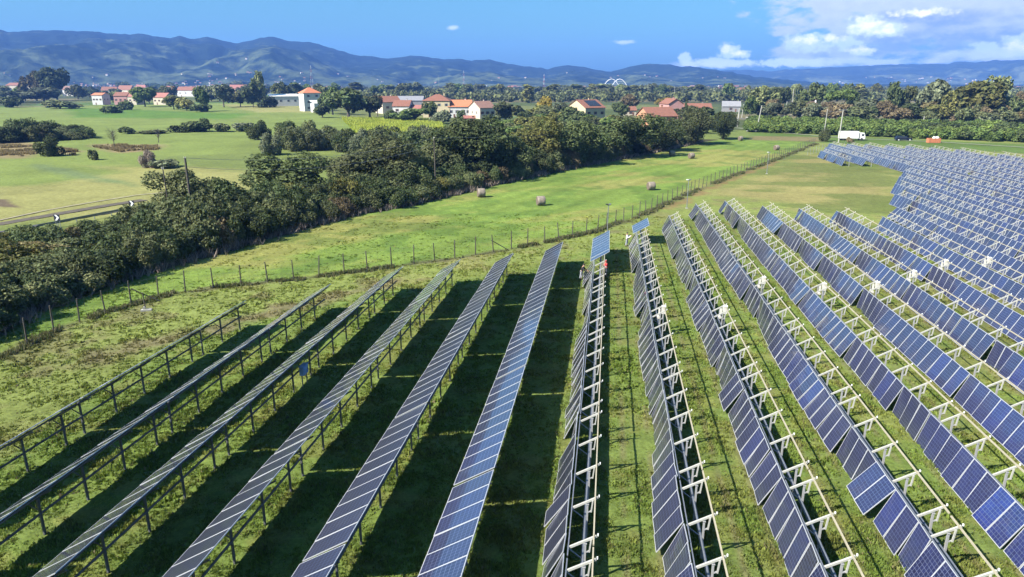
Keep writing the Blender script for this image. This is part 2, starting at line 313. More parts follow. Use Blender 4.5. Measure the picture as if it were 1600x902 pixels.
def make_ground():
    ang = np.concatenate([np.linspace(-48, 48, 560), np.linspace(48, 312, 60)[1:-1]])
    ra = np.concatenate([[4, 9], np.geomspace(14, 420, 520), np.geomspace(420, 8400, 90)[1:]])
    A, Rr = np.meshgrid(np.radians(ang), ra); x = (np.sin(A)*Rr).ravel(); y = (np.cos(A)*Rr).ravel()
    z = (fbm(x/3, y/3, 3, 2)-.5)*.16*np.clip(260/np.hypot(x, y), 0, 1)
    z = z+(fbm(x/.7, y/.7, 2, 6)-.5)*.10*(np.hypot(x, y) < 130)
    nc = len(ang); nr = len(ra)
    v = np.stack([x, y, z], 1); v = np.vstack([v, [[0, 0, 0]]])
    i = np.arange(nr-1)[:, None]*nc+np.arange(nc)[None, :]; j = np.arange(nr-1)[:, None]*nc+(np.arange(nc)[None, :]+1) % nc
    q = np.stack([i, j, j+nc, i+nc], -1).reshape(-1, 4)[:, ::-1]
    tri = np.stack([np.full(nc, nr*nc), (np.arange(nc)+1) % nc, np.arange(nc)], 1)
    me = bpy.data.meshes.new('ground'); nv = len(v)
    me.vertices.add(nv); me.vertices.foreach_set('co', v.ravel())
    me.loops.add(q.size+tri.size); me.loops.foreach_set('vertex_index', np.concatenate([q.ravel(), tri.ravel()]).astype(np.int32))
    me.polygons.add(len(q)+len(tri)); st = np.concatenate([np.arange(len(q))*4, q.size+np.arange(len(tri))*3]).astype(np.int32)
    me.polygons.foreach_set('loop_start', st); me.polygons.foreach_set('use_smooth', [True]*(len(q)+len(tri)))
    me.update(calc_edges=True); me.validate()
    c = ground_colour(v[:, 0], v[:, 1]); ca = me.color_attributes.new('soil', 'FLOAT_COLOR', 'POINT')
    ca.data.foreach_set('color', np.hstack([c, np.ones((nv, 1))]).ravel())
    m = bpy.data.materials.new('ground_grass'); m.use_nodes = True; nt = m.node_tree; L = nt.links; b = nt.nodes['Principled BSDF']
    b.inputs['Roughness'].default_value = .95; b.inputs['Specular IOR Level'].default_value = .1
    at = nt.nodes.new('ShaderNodeAttribute'); at.attribute_name = 'soil'; tc = nt.nodes.new('ShaderNodeTexCoord')
    def nz(s, d=6):
        n = nt.nodes.new('ShaderNodeTexNoise'); n.inputs['Scale'].default_value = s; n.inputs['Detail'].default_value = d; n.inputs['Roughness'].default_value = .7; L.new(tc.outputs['Object'], n.inputs['Vector']); return n
    n1 = nz(1.1); n2 = nz(.06, 5); n3 = nz(5.0, 4)
    def mr(n, a, bb, lo=.3, hi=.7):
        r = nt.nodes.new('ShaderNodeMapRange'); r.inputs[1].default_value = lo; r.inputs[2].default_value = hi; r.inputs[3].default_value = a; r.inputs[4].default_value = bb; L.new(n.outputs['Fac'], r.inputs[0]); return r
    r1 = mr(n1, .74, 1.26); r2 = mr(n2, .88, 1.12); r3 = mr(n3, .72, 1.28)
    m1 = nt.nodes.new('ShaderNodeMath'); m1.operation = 'MULTIPLY'; L.new(r1.outputs[0], m1.inputs[0]); L.new(r2.outputs[0], m1.inputs[1])
    m2 = nt.nodes.new('ShaderNodeMath'); m2.operation = 'MULTIPLY'; L.new(m1.outputs[0], m2.inputs[0]); L.new(r3.outputs[0], m2.inputs[1])
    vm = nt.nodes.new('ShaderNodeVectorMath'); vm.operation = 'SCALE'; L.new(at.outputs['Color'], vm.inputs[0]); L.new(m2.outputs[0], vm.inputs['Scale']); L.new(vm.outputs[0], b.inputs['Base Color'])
    bp = nt.nodes.new('ShaderNodeBump'); bp.inputs['Strength'].default_value = .9; bp.inputs['Distance'].default_value = .12
    L.new(n1.outputs['Fac'], bp.inputs['Height']); bp2 = nt.nodes.new('ShaderNodeBump'); bp2.inputs['Strength'].default_value = .7; bp2.inputs['Distance'].default_value = .04
    L.new(n3.outputs['Fac'], bp2.inputs['Height']); L.new(bp.outputs[0], bp2.inputs['Normal']); L.new(bp2.outputs[0], b.inputs['Normal'])
    me.materials.append(m); o = obj('ground', me); o['kind'] = 'structure'
make_ground()

# grass tufts and weeds
def npmesh(name, v, f, mats, attr=None, matidx=None, smooth=False):
    me = bpy.data.meshes.new(name); k = f.shape[1]
    me.vertices.add(len(v)); me.vertices.foreach_set('co', np.ascontiguousarray(v, np.float32).ravel())
    me.loops.add(f.size); me.loops.foreach_set('vertex_index', f.astype(np.int32).ravel())
    me.polygons.add(len(f)); me.polygons.foreach_set('loop_start', (np.arange(len(f))*k).astype(np.int32))
    for m in mats: me.materials.append(m)
    if matidx is not None: me.polygons.foreach_set('material_index', matidx.astype(np.int32))
    if smooth: me.polygons.foreach_set('use_smooth', [True]*len(f))
    me.update(calc_edges=True)
    if attr is not None:
        for nm, a in attr.items():
            if a.ndim == 1: at = me.attributes.new(nm, 'FLOAT', 'POINT'); at.data.foreach_set('value', a.astype(np.float32))
            else: at = me.color_attributes.new(nm, 'FLOAT_COLOR', 'POINT'); at.data.foreach_set('color', np.hstack([a, np.ones((len(a), 1))]).astype(np.float32).ravel())
    return me
def blades(px, py, h, wdt, nb, lean=.6):
    """nb triangular blades per tuft"""
    n = len(px); N = n*nb; bx = np.repeat(px, nb)+rng.normal(0, .07, N); by = np.repeat(py, nb)+rng.normal(0, .07, N)
    hh = np.repeat(h, nb)*rng.uniform(.5, 1.2, N); a = rng.uniform(0, 2*np.pi, N); ww = np.repeat(wdt, nb)*rng.uniform(.7, 1.3, N)
    la = rng.uniform(0, 2*np.pi, N); ll = hh*rng.uniform(.1, lean, N)
    z0 = np.full(N, -.03)
    p0 = np.stack([bx-np.cos(a)*ww, by-np.sin(a)*ww, z0], 1); p1 = np.stack([bx+np.cos(a)*ww, by+np.sin(a)*ww, z0], 1)
    p2 = np.stack([bx+np.cos(la)*ll, by+np.sin(la)*ll, hh], 1)
    v = np.stack([p0, p1, p2], 1).reshape(-1, 3); f = np.arange(N*3).reshape(-1, 3); return v, f, bx, by
def make_grass():
    m = bpy.data.materials.new('grass_blades'); m.use_nodes = True; nt = m.node_tree; L = nt.links; b = nt.nodes['Principled BSDF']
    at = nt.nodes.new('ShaderNodeAttribute'); at.attribute_name = 'soil'; b.inputs['Roughness'].default_value = .7; b.inputs['Specular IOR Level'].default_value = .2
    L.new(at.outputs['Color'], b.inputs['Base Color'])
    tr = nt.nodes.new('ShaderNodeBsdfTranslucent'); L.new(at.outputs['Color'], tr.inputs[0]); ms = nt.nodes.new('ShaderNodeMixShader'); ms.inputs[0].default_value = .3
    L.new(b.outputs[0], ms.inputs[1]); L.new(tr.outputs[0], ms.inputs[2]); L.new(ms.outputs[0], nt.nodes['Material Output'].inputs[0])
    xs = []; ys = []
    for (lo, hi, dens) in ((17, 34, 48), (34, 52, 26), (52, 78, 11), (78, 110, 4)):
        a = R(46)*(hi*hi-lo*lo); n = int(a*dens); rr = np.sqrt(rng.uniform(lo*lo, hi*hi, n)); th = rng.uniform(-R(44), R(44), n)
        xs.append(np.sin(th)*rr); ys.append(np.cos(th)*rr)
    x = np.concatenate(xs); y = np.concatenate(ys)
    keep = (dist(x, y, HEDGE, False) > 2)|inside(x, y, MEAD)
    cl = fbm(x/1.1, y/1.1, 3, 77); mead = inside(x, y, MEAD)
    keep &= (cl > .17)&(rng.random(len(x)) < np.where(mead, .6, 1)); x, y, cl, mead = x[keep], y[keep], cl[keep], mead[keep]
    dd = np.hypot(x, y); h = (.05+.14*np.clip((cl-.34)*2.8, 0, 1))*np.where(mead, .55, 1); w = (.012+.0007*dd)*(1+2.2*(rng.random(len(x)) < .25))
    v, f, bx, by = blades(x, y, h, w, 6)
    c = ground_colour(bx, by)*(rng.uniform(.8, 1.75, len(bx)))[:, None]*np.array([1.08, 1.08, .85]); dry = rng.random(len(bx)) < .05; c[dry] = np.array([.17, .15, .075])*rng.uniform(.5, 1.2, (dry.sum(), 1)); c = np.repeat(c, 3, 0)
    me = npmesh('grass', v, f, [m], {'soil': c}); o = obj('grass', me); tag(o, 'rough green grass and leafy weeds covering the solar field and meadow', 'grass', kind='stuff')
    # tall dry weeds along the fence
    n = 9000; P = []; ds = [math.dist(FENCE[i], FENCE[i+1]) for i in range(len(FENCE)-1)]
    k = rng.choice(len(ds), n, p=np.array(ds)/sum(ds)); t = rng.random(n); A = np.array(FENCE); p = A[k]+(A[k+1]-A[k])*t[:, None]+rng.normal(0, .35, (n, 2))
    sel = fbm(p[:, 0]/2.5, p[:, 1]/2.5, 3, 13) > .50; p = p[sel]
    v, f, bx, by = blades(p[:, 0], p[:, 1], np.full(len(p), .36), .015+.0008*np.hypot(p[:, 0], p[:, 1]), 6)
    c = np.where(rng.random(len(bx))[:, None] < .5, [[.13, .12, .06]], [[.08, .10, .033]])*rng.uniform(.6, 1.5, len(bx))[:, None]
    me = npmesh('weeds', v, f, [m], {'soil': np.repeat(c, 3, 0)}); o = obj('weeds', me); tag(o, 'dry brown weeds growing along the foot of the wire fence', 'weeds', kind='stuff')
    # reeds at the left field
    pts = []
    for poly, h in ((P2((-30, 226), (55, 226), (62, 240), (25, 246), (-30, 243)), 0.7), (P2((95, 234), (122, 237), (118, 243), (97, 243)), 1.0), (P2((140, 227), (245, 228), (250, 234), (190, 238), (148, 231)), .9)):
        xx = [q[0] for q in poly]; yy = [q[1] for q in poly]; n = 9000 if h == 0.7 else 3500
        x = rng.uniform(min(xx), max(xx), n); y = rng.uniform(min(yy), max(yy), n); s = inside(x, y, poly)&(fbm(x/5, y/5, 3, 19) > .53); pts.append((x[s], y[s], np.full(s.sum(), h)))
    x = np.concatenate([p[0] for p in pts]); y = np.concatenate([p[1] for p in pts]); h = np.concatenate([p[2] for p in pts])
    v, f, bx, by = blades(x, y, h, np.full(len(x), .12), 5)
    c = np.where(rng.random(len(bx))[:, None] < .6, [[.22, .17, .08]], [[.14, .11, .06]])*rng.uniform(.7, 1.4, len(bx))[:, None]
    me = npmesh('reeds', v, f, [m], {'soil': np.repeat(c, 3, 0)}); o = obj('reeds', me); tag(o, 'straw coloured dry reeds standing in the far left field', 'reeds', kind='stuff')
make_grass()

# flat sheets: road, track
def strip(name, pts, w, m, z=.02):
    b = MB(); L_ = []
    P = [Vector((p[0], p[1], 0)) for p in pts]
    for i, p in enumerate(P):
        d = (P[min(i+1, len(P)-1)]-P[max(i-1, 0)]).normalized(); n = Vector((-d.y, d.x, 0))*w/2
        L_ += [p+n+Vector((0, 0, z)), p-n+Vector((0, 0, z))]
    b.add(L_, [(2*i, 2*i+1, 2*i+3, 2*i+2) for i in range(len(P)-1)], m); o = b.build(name); o['kind'] = 'structure'; return o

# ------------------------------------------------------------------ solar rows
PL = 2.0; PW = 1.235; PITCHX = 1.262; NSEC = 10; SEC = 12.65
def panel_mesh():
    b = MB(); t = .02; fr = .030
    # frame bars (x along row, y down the slope), cell sheet 6 mm below the rim
    b.box((0, fr/2, 0), (PW, fr, 2*t), M['frame']); b.box((0, PL-fr/2, 0), (PW, fr, 2*t), M['frame'])
    b.box((-PW/2+fr/2, PL/2, 0), (fr, PL-2*fr, 2*t), M['frame']); b.box((PW/2-fr/2, PL/2, 0), (fr, PL-2*fr, 2*t), M['frame'])
    x = PW/2-fr; y0, y1 = fr, PL-fr
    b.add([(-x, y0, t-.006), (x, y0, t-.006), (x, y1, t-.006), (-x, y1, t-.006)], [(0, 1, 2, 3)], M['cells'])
    b.add([(-x, y0, -t+.006), (x, y0, -t+.006), (x, y1, -t+.006), (-x, y1, -t+.006)], [(3, 2, 1, 0)], M['back'])
    me = b.mesh('panel'); uv = me.uv_layers.new(name='UVMap')
    for p in me.polygons:
        for li in p.loop_indices:
            co = me.vertices[me.loops[li].vertex_index].co; uv.data[li].uv = ((co.x+x)/(2*x), (co.y-y0)/(y1-y0))
    return me
PM = panel_mesh()
def one(f, name):
    b = MB(); f(b); return b.mesh(name)
# cross-section in row space: x along the row, y towards the left, z up; rail reference at y=0 z=2.3
TILT = R(30)
POST = one(lambda b: (b.box((0, .33, .97), (.10, .08, 1.98), M['pale']), b.box((0, .33, 1.975), (.15, .13, .03), M['pale'])), 'post')
LPOST = one(lambda b: (b.box((0, .42, .97), (.11, .08, 1.98), M['steelshade']), b.box((0, .42, 1.965), (.16, .13, .03), M['steelshade'])), 'post')
LARM = one(lambda b: b.beam((0, -.36, 2.49), (0, 1.25, 1.56), .07, .07, M['steelshade']), 'arm')
LBRACE = one(lambda b: b.beam((.05, 1.02, 1.62), (.05, .50, 1.32), .05, .04, M['steelshade']), 'brace')
def armf(b):
    b.beam((0, -.12, 2.355), (0, 1.05, 1.68), .085, .09, M['arm'])
def bracef(b):
    b.beam((.05, 1.02, 1.62), (.05, .50, 1.22), .05, .04, M['galv']); b.beam((-.07, .10, 2.20), (-.07, .16, 1.62), .07, .06, M['arm']); b.beam((-.03, .12, 1.66), (-.03, .30, 1.58), .05, .05, M['pale'])
SUPPORT = one(lambda b: (b.box((0, .33, .97), (.10, .08, 1.98), M['pale']), armf(b), bracef(b)), 'support')
ARM = one(armf, 'arm'); BRACE = one(bracef, 'brace')
CAP = one(lambda b: b.box((0, -.17, 2.42), (.07, .05, .09), M['white']), 'end_cap')
def panel_at(root, x, y, z, ang, twist=0.0, name='panel'):
    low = ang < R(40)
    o = bpy.data.objects.new(name, PM); COL.objects.link(o); o.parent = root; o.location = (x, y, z); o.rotation_euler = (-ang, 0, twist); o.scale = (1, 1.15 if low else .98, 1); return o
DRIVE = {8: 59.3, 10: 65.6, 11: 67.2, 13: 71.1, 15: 77.0, 12: 69, 14: 74, 16: 80, 17: 83, 18: 86, 9: 62}
def visible(s, t, z=1.2, mx=130, my=150):
    x, y, zc = project(W(s, t, z)); return zc > 0 and -mx < x < 1600+mx and y < 902+my
def solar_row(rail, t0, t1, joint, kind, label, group, raised=0, drive=None, detail=True, ragged=0):
    """kind low: panels lie on the arms at 30 degrees; steep: panels hang from the lower arm ends"""
    root = thing('solar_row', label, 'solar panel row', W(rail, t0), ROWROT, group)
    Lr = t1-t0; k0 = math.floor((t0-joint)/SEC); secs = []
    k = k0
    while joint+k*SEC < t1:
        secs.append(joint+k*SEC-t0); k += 1
    stations = []; pan = []
    for a in secs:
        for q in (.72, 3.52, 6.32, 9.12, 11.92):
            if 0.2 < a+q < Lr: stations.append(a+q)
        off = random.gauss(0, R(1.5)); g = 0; ga = 0
        for i in range(NSEC):
            x = a+(.14+PITCHX*(i+.5) if kind != 'low' else .22+1.245*(i+.5))
            if not .5 < x < Lr-.4: continue
            if g == 0: g = random.choice((2, 3, 4, 5)); ga = random.gauss(0, R(3.6)); gsl = random.gauss(0, R(1.2)); gi = 0; gz = random.gauss(0, .03)
            g -= 1; gi += 1
            pan.append((x, off+ga+gsl*gi, gz, i))
    if not stations: stations = [Lr/2]
    for i, (x, da, dz, idx) in enumerate(pan):
        up = kind == 'low' or x > Lr-raised
        tt = x+t0
        if not visible(rail, tt): continue
        if up: par = (x, -.36 if kind == 'low' else -.50, (2.73 if kind != 'low' else 2.66)+random.gauss(0, .003), TILT+random.gauss(0, R(.25)), 0)
        else:
            par = (x, 1.13+dz, 1.86+dz, R(64.5)+da+random.gauss(0, R(.8)), random.gauss(0, R(1.1)))
        pan[i] = par
    pan = [p for p in pan if len(p) == 5]
    order = sorted(pan, key=lambda p: (W(rail, p[0]+t0)).length)
    for p in order[:100]: panel_at(root, *p)
    if len(order) > 100:
        # the furthest modules beyond a hundred as one mass of modules
        vs = np.array([v.co for v in PM.vertices]); mi = np.array([p.material_index for p in PM.polygons]); fs = np.array([list(p.vertices) for p in PM.polygons])
        uvs = np.array([d.uv for d in PM.uv_layers[0].data]); VV = []; FF = []; n = 0
        for (x, y, z, ang, tw) in order[100:]:
            mt = Matrix.Translation((x, y, z)) @ Matrix.Rotation(tw, 4, 'Z') @ Matrix.Rotation(-ang, 4, 'X'); m3 = np.array(mt)
            VV.append(vs @ m3[:3, :3].T+m3[:3, 3]); FF.append(fs+n); n += len(vs)
        c = len(FF); me = npmesh('panel', np.vstack(VV), np.vstack(FF), list(PM.materials), matidx=np.tile(mi, c)); uv = me.uv_layers.new(name='UVMap'); uv.data.foreach_set('uv', np.tile(uvs, (c, 1)).ravel().astype(np.float32))
        o = obj('panel', me, root); o['kind'] = 'stuff'
    # rails and tubes, per section so that the joints show
    b = MB(); r2 = MB(); tb = MB()
    ends = [max(0, secs[0])]+[s for s in secs[1:]]+[Lr]
    for i in range(len(ends)-1):
        a, e = ends[i]+.12, ends[i+1]-.06
        if e-a < .5: continue
        dz = random.gauss(0, .012)
        lz = dz-(.08 if kind == 'low' else 0)
        b.beam((a, 0, 2.37+lz), (e, 0, 2.37+lz), .06, .07, M['rail'] if kind != 'low' else M['steelshade'])
        r2.beam((a, 1.02, 1.76+lz), (e, 1.02, 1.76+lz), .05, .06, M['galv' if kind != 'low' else 'steelshade'])
    tb.tube([(0.1, .42, 1.12), (Lr-.1, .42, 1.12)], .085 if kind != 'low' else .06, M['galv' if kind != 'low' else 'steelshade'], 8)
    b.build('rail', root); r2.build('lower_rail', root); tb.build('torque_tube', root)
    st = [s for s in stations if visible(rail, s+t0)]
    if detail:
        for x in st:
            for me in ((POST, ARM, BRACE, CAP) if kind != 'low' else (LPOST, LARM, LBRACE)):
                o = bpy.data.objects.new(me.name.split('.')[0], me); COL.objects.link(o); o.parent = root; o.location = (x, 0, -.08 if kind == 'low' else 0)
    else:
        for x in st:
            o = bpy.data.objects.new('support', SUPPORT); COL.objects.link(o); o.parent = root; o.location = (x, 0, 0)
    if drive is not None and t0 < drive < t1:
        x = min(secs, key=lambda s: abs(s+t0-drive)) if kind != 'low' else drive-t0
        d = MB(); d.box((x, .02, 2.15), (.30, .30, .62), M['offwhite']); d.box((x, .02, 2.48), (.36, .34, .05), M['white']); d.tube([(x-.25, .42, 1.55), (x+.25, .42, 1.55)], .12, M['offwhite'], 10)
        d.box((x, .02, .92), (.10, .10, 1.82), M['galv']); d.box((x+.02, .36, 2.0), (.14, .14, .45), M['offwhite']); d.build('drive_unit', root)
    return root
# low rows on the left: centres at -30.8 ... -5.72 ; rail reference sits .42 m right of the posts
lo = [(-30.3, 52.3, 15, 20.2), (-25.2, 57.9, 13, 21.0), (-20.5, 64.7, 12, 19.0), (-15.5, 68.1, 12, 17.5), (-10.5, 72.2, 12, 22.3-12.65), (-5.62, 77.8, 12, 28.5-12.65)]
lab = ['low panel row seen edge-on, outermost on the left beside the grass margin', 'second low panel row from the left, its top just visible as a thin strip',
       'low dark panel row with the blue cabinet under it, third from the left', 'low grey panel row, fourth from the left, without a cabinet',
       'low grey panel row directly left of the bright blue low row', 'bright blue low panel row, rightmost of the six low rows']
for (c, te, ts, jt), l in zip(lo, lab):
    solar_row(c+.52, ts, te, jt, 'low', l, 'low tilted panel rows on the left')
GS = 'steep panel rows on the right'
solar_row(0, 11, 85.6, 23.85, 'steep', 'steep panel row ending in a long raised blue table beside the man in black', GS, raised=12.7)
solar_row(5, 11, 93.9, 30.3, 'steep', 'steep panel row ending in a short raised blue table beside the man in white', GS, raised=5.2, drive=59.3)
ends = {9: 101.3, 10: 112.2, 11: 115.4, 12: 111.7, 13: 110, 14: 108.3, 15: 104.8, 16: 112, 17: 127, 18: 141, 19: 152, 20: 163, 21: 236, 22: 234.6, 23: 233, 24: 231, 25: 229, 26: 224, 27: 219, 28: 207, 29: 197, 30: 186, 31: 175}
joints = {9: 31.0, 10: 28.02, 15: 26.5}
for n in range(9, 31):
    rail = 5*(n-7); t0 = 8
    while not visible(rail, t0, 1.2, 130, 260) and t0 < ends[n]-8: t0 += 1.0
    k = n-8
    if n <= 20: l = f'steep panel row stopping short of the bare clearing, {ordn(k)} row right of man in white'
    else: l = f'long steep panel row reaching the far fence, {ordn(k)} row right of man in white'
    jt = joints.get(n, random.uniform(18, 30))
    solar_row(rail, t0, ends[n], jt, 'steep', l, GS, drive=DRIVE.get(n), detail=n <= 16)
for rail, a, e, l in ((60, 185.4, 209, 'short panel row nearest the wire fence on the far side of the bare clearing'), (65, 184.6, 221, 'short panel row on the far side of the bare clearing, second from the wire fence'), (70, 184.0, 232, 'short panel row on the far side of the bare clearing, third from the wire fence')):
    if rail == 70: continue
    solar_row(rail, a, e, a-.3, 'steep', l, 'short panel rows beyond the clearing', detail=False)

# blue cabinet under the third low row
def on_row(x, y, z, s): 
    P = gp(x, y, z); return P
cab = thing('cabinet', 'pale blue electrical cabinet on legs under the third low panel row', 'cabinet', W(-20.1, 41.9), ROWROT)
b = MB(); b.box((0, 0, 1.2), (.80, .28, .62), M['bluebox']); b.box((0, 0, 1.526), (.88, .36, .03), M['bluebox']); b.build('housing', cab)
b = MB(); b.box((0, -.148, 1.2), (.68, .012, .5), M['bluebox']); b.box((.27, -.16, 1.2), (.03, .02, .12), M['black']); b.build('door', cab)
for sx in (-.35, .35):
    b = MB(); b.box((sx, 0, .44), (.06, .06, .88), M['galv']); b.build('leg', cab)

# ------------------------------------------------------------------ fences
def resample(pts, step, jitter=0):
    out = []; acc = 0
    for i in range(len(pts)-1):
        a = Vector(pts[i]); c = Vector(pts[i+1]); L = (c-a).length
        while acc < L: out.append(a+(c-a)*(acc/L)); acc += step*(1+random.uniform(-jitter, jitter))
        acc -= L
    return out
def fence(label, pts, step, h, group=None, mats=M['wood'], rows=4, rad=.07, vert=.8, wr=.006):
    P = resample(pts, step, .06); root = thing('wire_fence', label, 'fence', (P[0].x, P[0].y, 0), 0, group); o0 = P[0]
    pm = one(lambda b: b.tube([(0, 0, -.1), (0, 0, h*.5), (.01, 0, h)], [rad, rad*.95, rad*.8], mats, 6), 'post')
    for i, p in enumerate(P[:100]):
        o = bpy.data.objects.new('post', pm); COL.objects.link(o); o.parent = root; o.location = (p.x-o0.x, p.y-o0.y, 0); o.rotation_euler = (random.gauss(0, .03), random.gauss(0, .03), random.uniform(0, 6)); o.scale = (1, 1, random.uniform(.94, 1.06))
    w = MB()
    for r in range(rows):
        z = .15+(h-.35)*r/(rows-1); w.tube([(p.x-o0.x, p.y-o0.y, z+random.gauss(0, .015)) for p in P], wr, M['wire'], 3, False)
    Q = resample([(p.x, p.y) for p in P], vert)
    for q in Q:
        w.tube([(q.x-o0.x, q.y-o0.y, .1), (q.x-o0.x, q.y-o0.y, h-.2)], wr*.8, M['wire'], 3, False)
    w.build('wire_mesh', root); return root, P
fr, FP = fence('long wire fence on wooden posts between the panel field and the hay meadow', FENCE, 2.75, 2.25)
for px, py, sx in ((205, 475, 1), (765, 394, 1)):
    p = gp(px, py); b = MB(); b.tube([(p.x-FP[0].x+.2, p.y-FP[0].y, 1.5), (p.x-FP[0].x+2.4, p.y-FP[0].y+.7, .05)], .05, M['wood'], 6); b.build('brace', fr)
fence('wire mesh fence along the far edge of the panel field below the truck', [tuple(W(57, 214)[:2]), tuple(W(72, 240)[:2]), tuple(W(100, 226)[:2]), tuple(W(112, 205)[:2]), tuple(W(130, 170)[:2])], 3.0, 2.0, mats=M['galv'], rad=.05, vert=1.5, wr=.008)
# short post with a concrete foot
t = thing('short_post', 'short dark post on a pale concrete foot inside the fence corner', 'post', gp(228, 486), .3)
b = MB(); b.tube([(0, 0, 0), (-.05, 0, 1.75)], [.06, .05], M['wood'], 7); b.build('shaft', t)
b = MB(); b.box((.05, 0, .08), (.9, .45, .16), M['concrete']); b.box((-.08, .02, .28), (.22, .2, .24), M['concrete']); b.build('foot', t)
# camera / lamp masts
for (x, y, top, l) in ((949, 364, 321, 'thin pale mast with a dark camera head behind the long raised blue table'), (1073, 326, 283, 'thin pale mast by the fence left of the first steep rows, between two other masts'), (1198, 272, 240, 'small pale mast by the fence left of the bare clearing')):
    p = gp(x, y); h = (y-top)*mpp(x, y)/cp; t = thing('camera_mast', l, 'mast', p, 0, 'masts along the fence')
    b = MB(); b.tube([(0, 0, 0), (0, 0, h)], [.065, .05], M['galv'], 8); b.build('pole', t)
    b = MB(); b.box((-.22, -.05, h+.02), (.36, .16, .13), M['white'] if x != 949 else M['black']); b.box((.2, 0, h+.03), (.3, .2, .15), M['galv']); b.box((0, 0, h-.12), (.5, .05, .05), M['galv']); b.build('camera_head', t)
    b = MB(); b.box((0, .0, .06), (.4, .4, .12), M['concrete']); b.build('foot', t)

# ------------------------------------------------------------------ hay bales
def bale(x, y, rz, label, r=.80, w=1.35):
    p = gp(x, y); t = thing('hay_bale', label, 'hay bale', p, rz, 'round bales on the meadow'); b = MB(); n = 28; vs = []; ws = [-w/2, -w/2+.06, -w*.2, w*.2, w/2-.06, w/2]; rs = [r*.93, r, r*1.015, r*1.015, r, r*.93]
    for xx, rr in zip(ws, rs):
        for k in range(n):
            a = 2*math.pi*k/n; q = rr*(1+.012*math.sin(5*a+x)); vs.append((xx, q*math.cos(a), max(q*math.sin(a)+r*.97, .0)))
    b.add(vs, [(i*n+k, i*n+(k+1) % n, (i+1)*n+(k+1) % n, (i+1)*n+k) for i in range(5) for k in range(n)], M['hay']); b.build('wrap', t, smooth=True)
    e = MB()
    for sx in (-1, 1):
        base = 0; vv = [(sx*(w/2-.005), rr*math.cos(2*math.pi*k/n), rr*math.sin(2*math.pi*k/n)+r*.97) for rr in (r*.93, r*.5, r*.12) for k in range(n)]
        for i in range(len(vv)):
            if i >= n: vv[i] = (vv[i][0]+sx*(.02 if i < 2*n else .0), vv[i][1], vv[i][2])
        fs = [(i*n+k, i*n+(k+1) % n, (i+1)*n+(k+1) % n, (i+1)*n+k) for i in range(2) for k in range(n)]+[tuple(2*n+k for k in range(n))]
        e.add(vv, fs, M['hayend']); e.build('straw_end', t); e = MB()
for x, y, rz, l in ((752, 308, .25, 'round hay bale nearest the hedge, leftmost on the meadow'), (845, 321, .2, 'round hay bale lowest on the meadow, nearest the wire fence'), (1017, 297, .2, 'round hay bale in mid meadow by the fence, third from the left'),
                    (1050, 244, .15, 'left bale of the close pair near the hedge'), (1080, 248, .35, 'right bale of the close pair near the hedge'), (1157, 220, .4, 'small far hay bale at the tip of the hedge'), (1213, 235, .3, 'far hay bale by the fence, rightmost of all')):
    bale(x, y, rz, l)

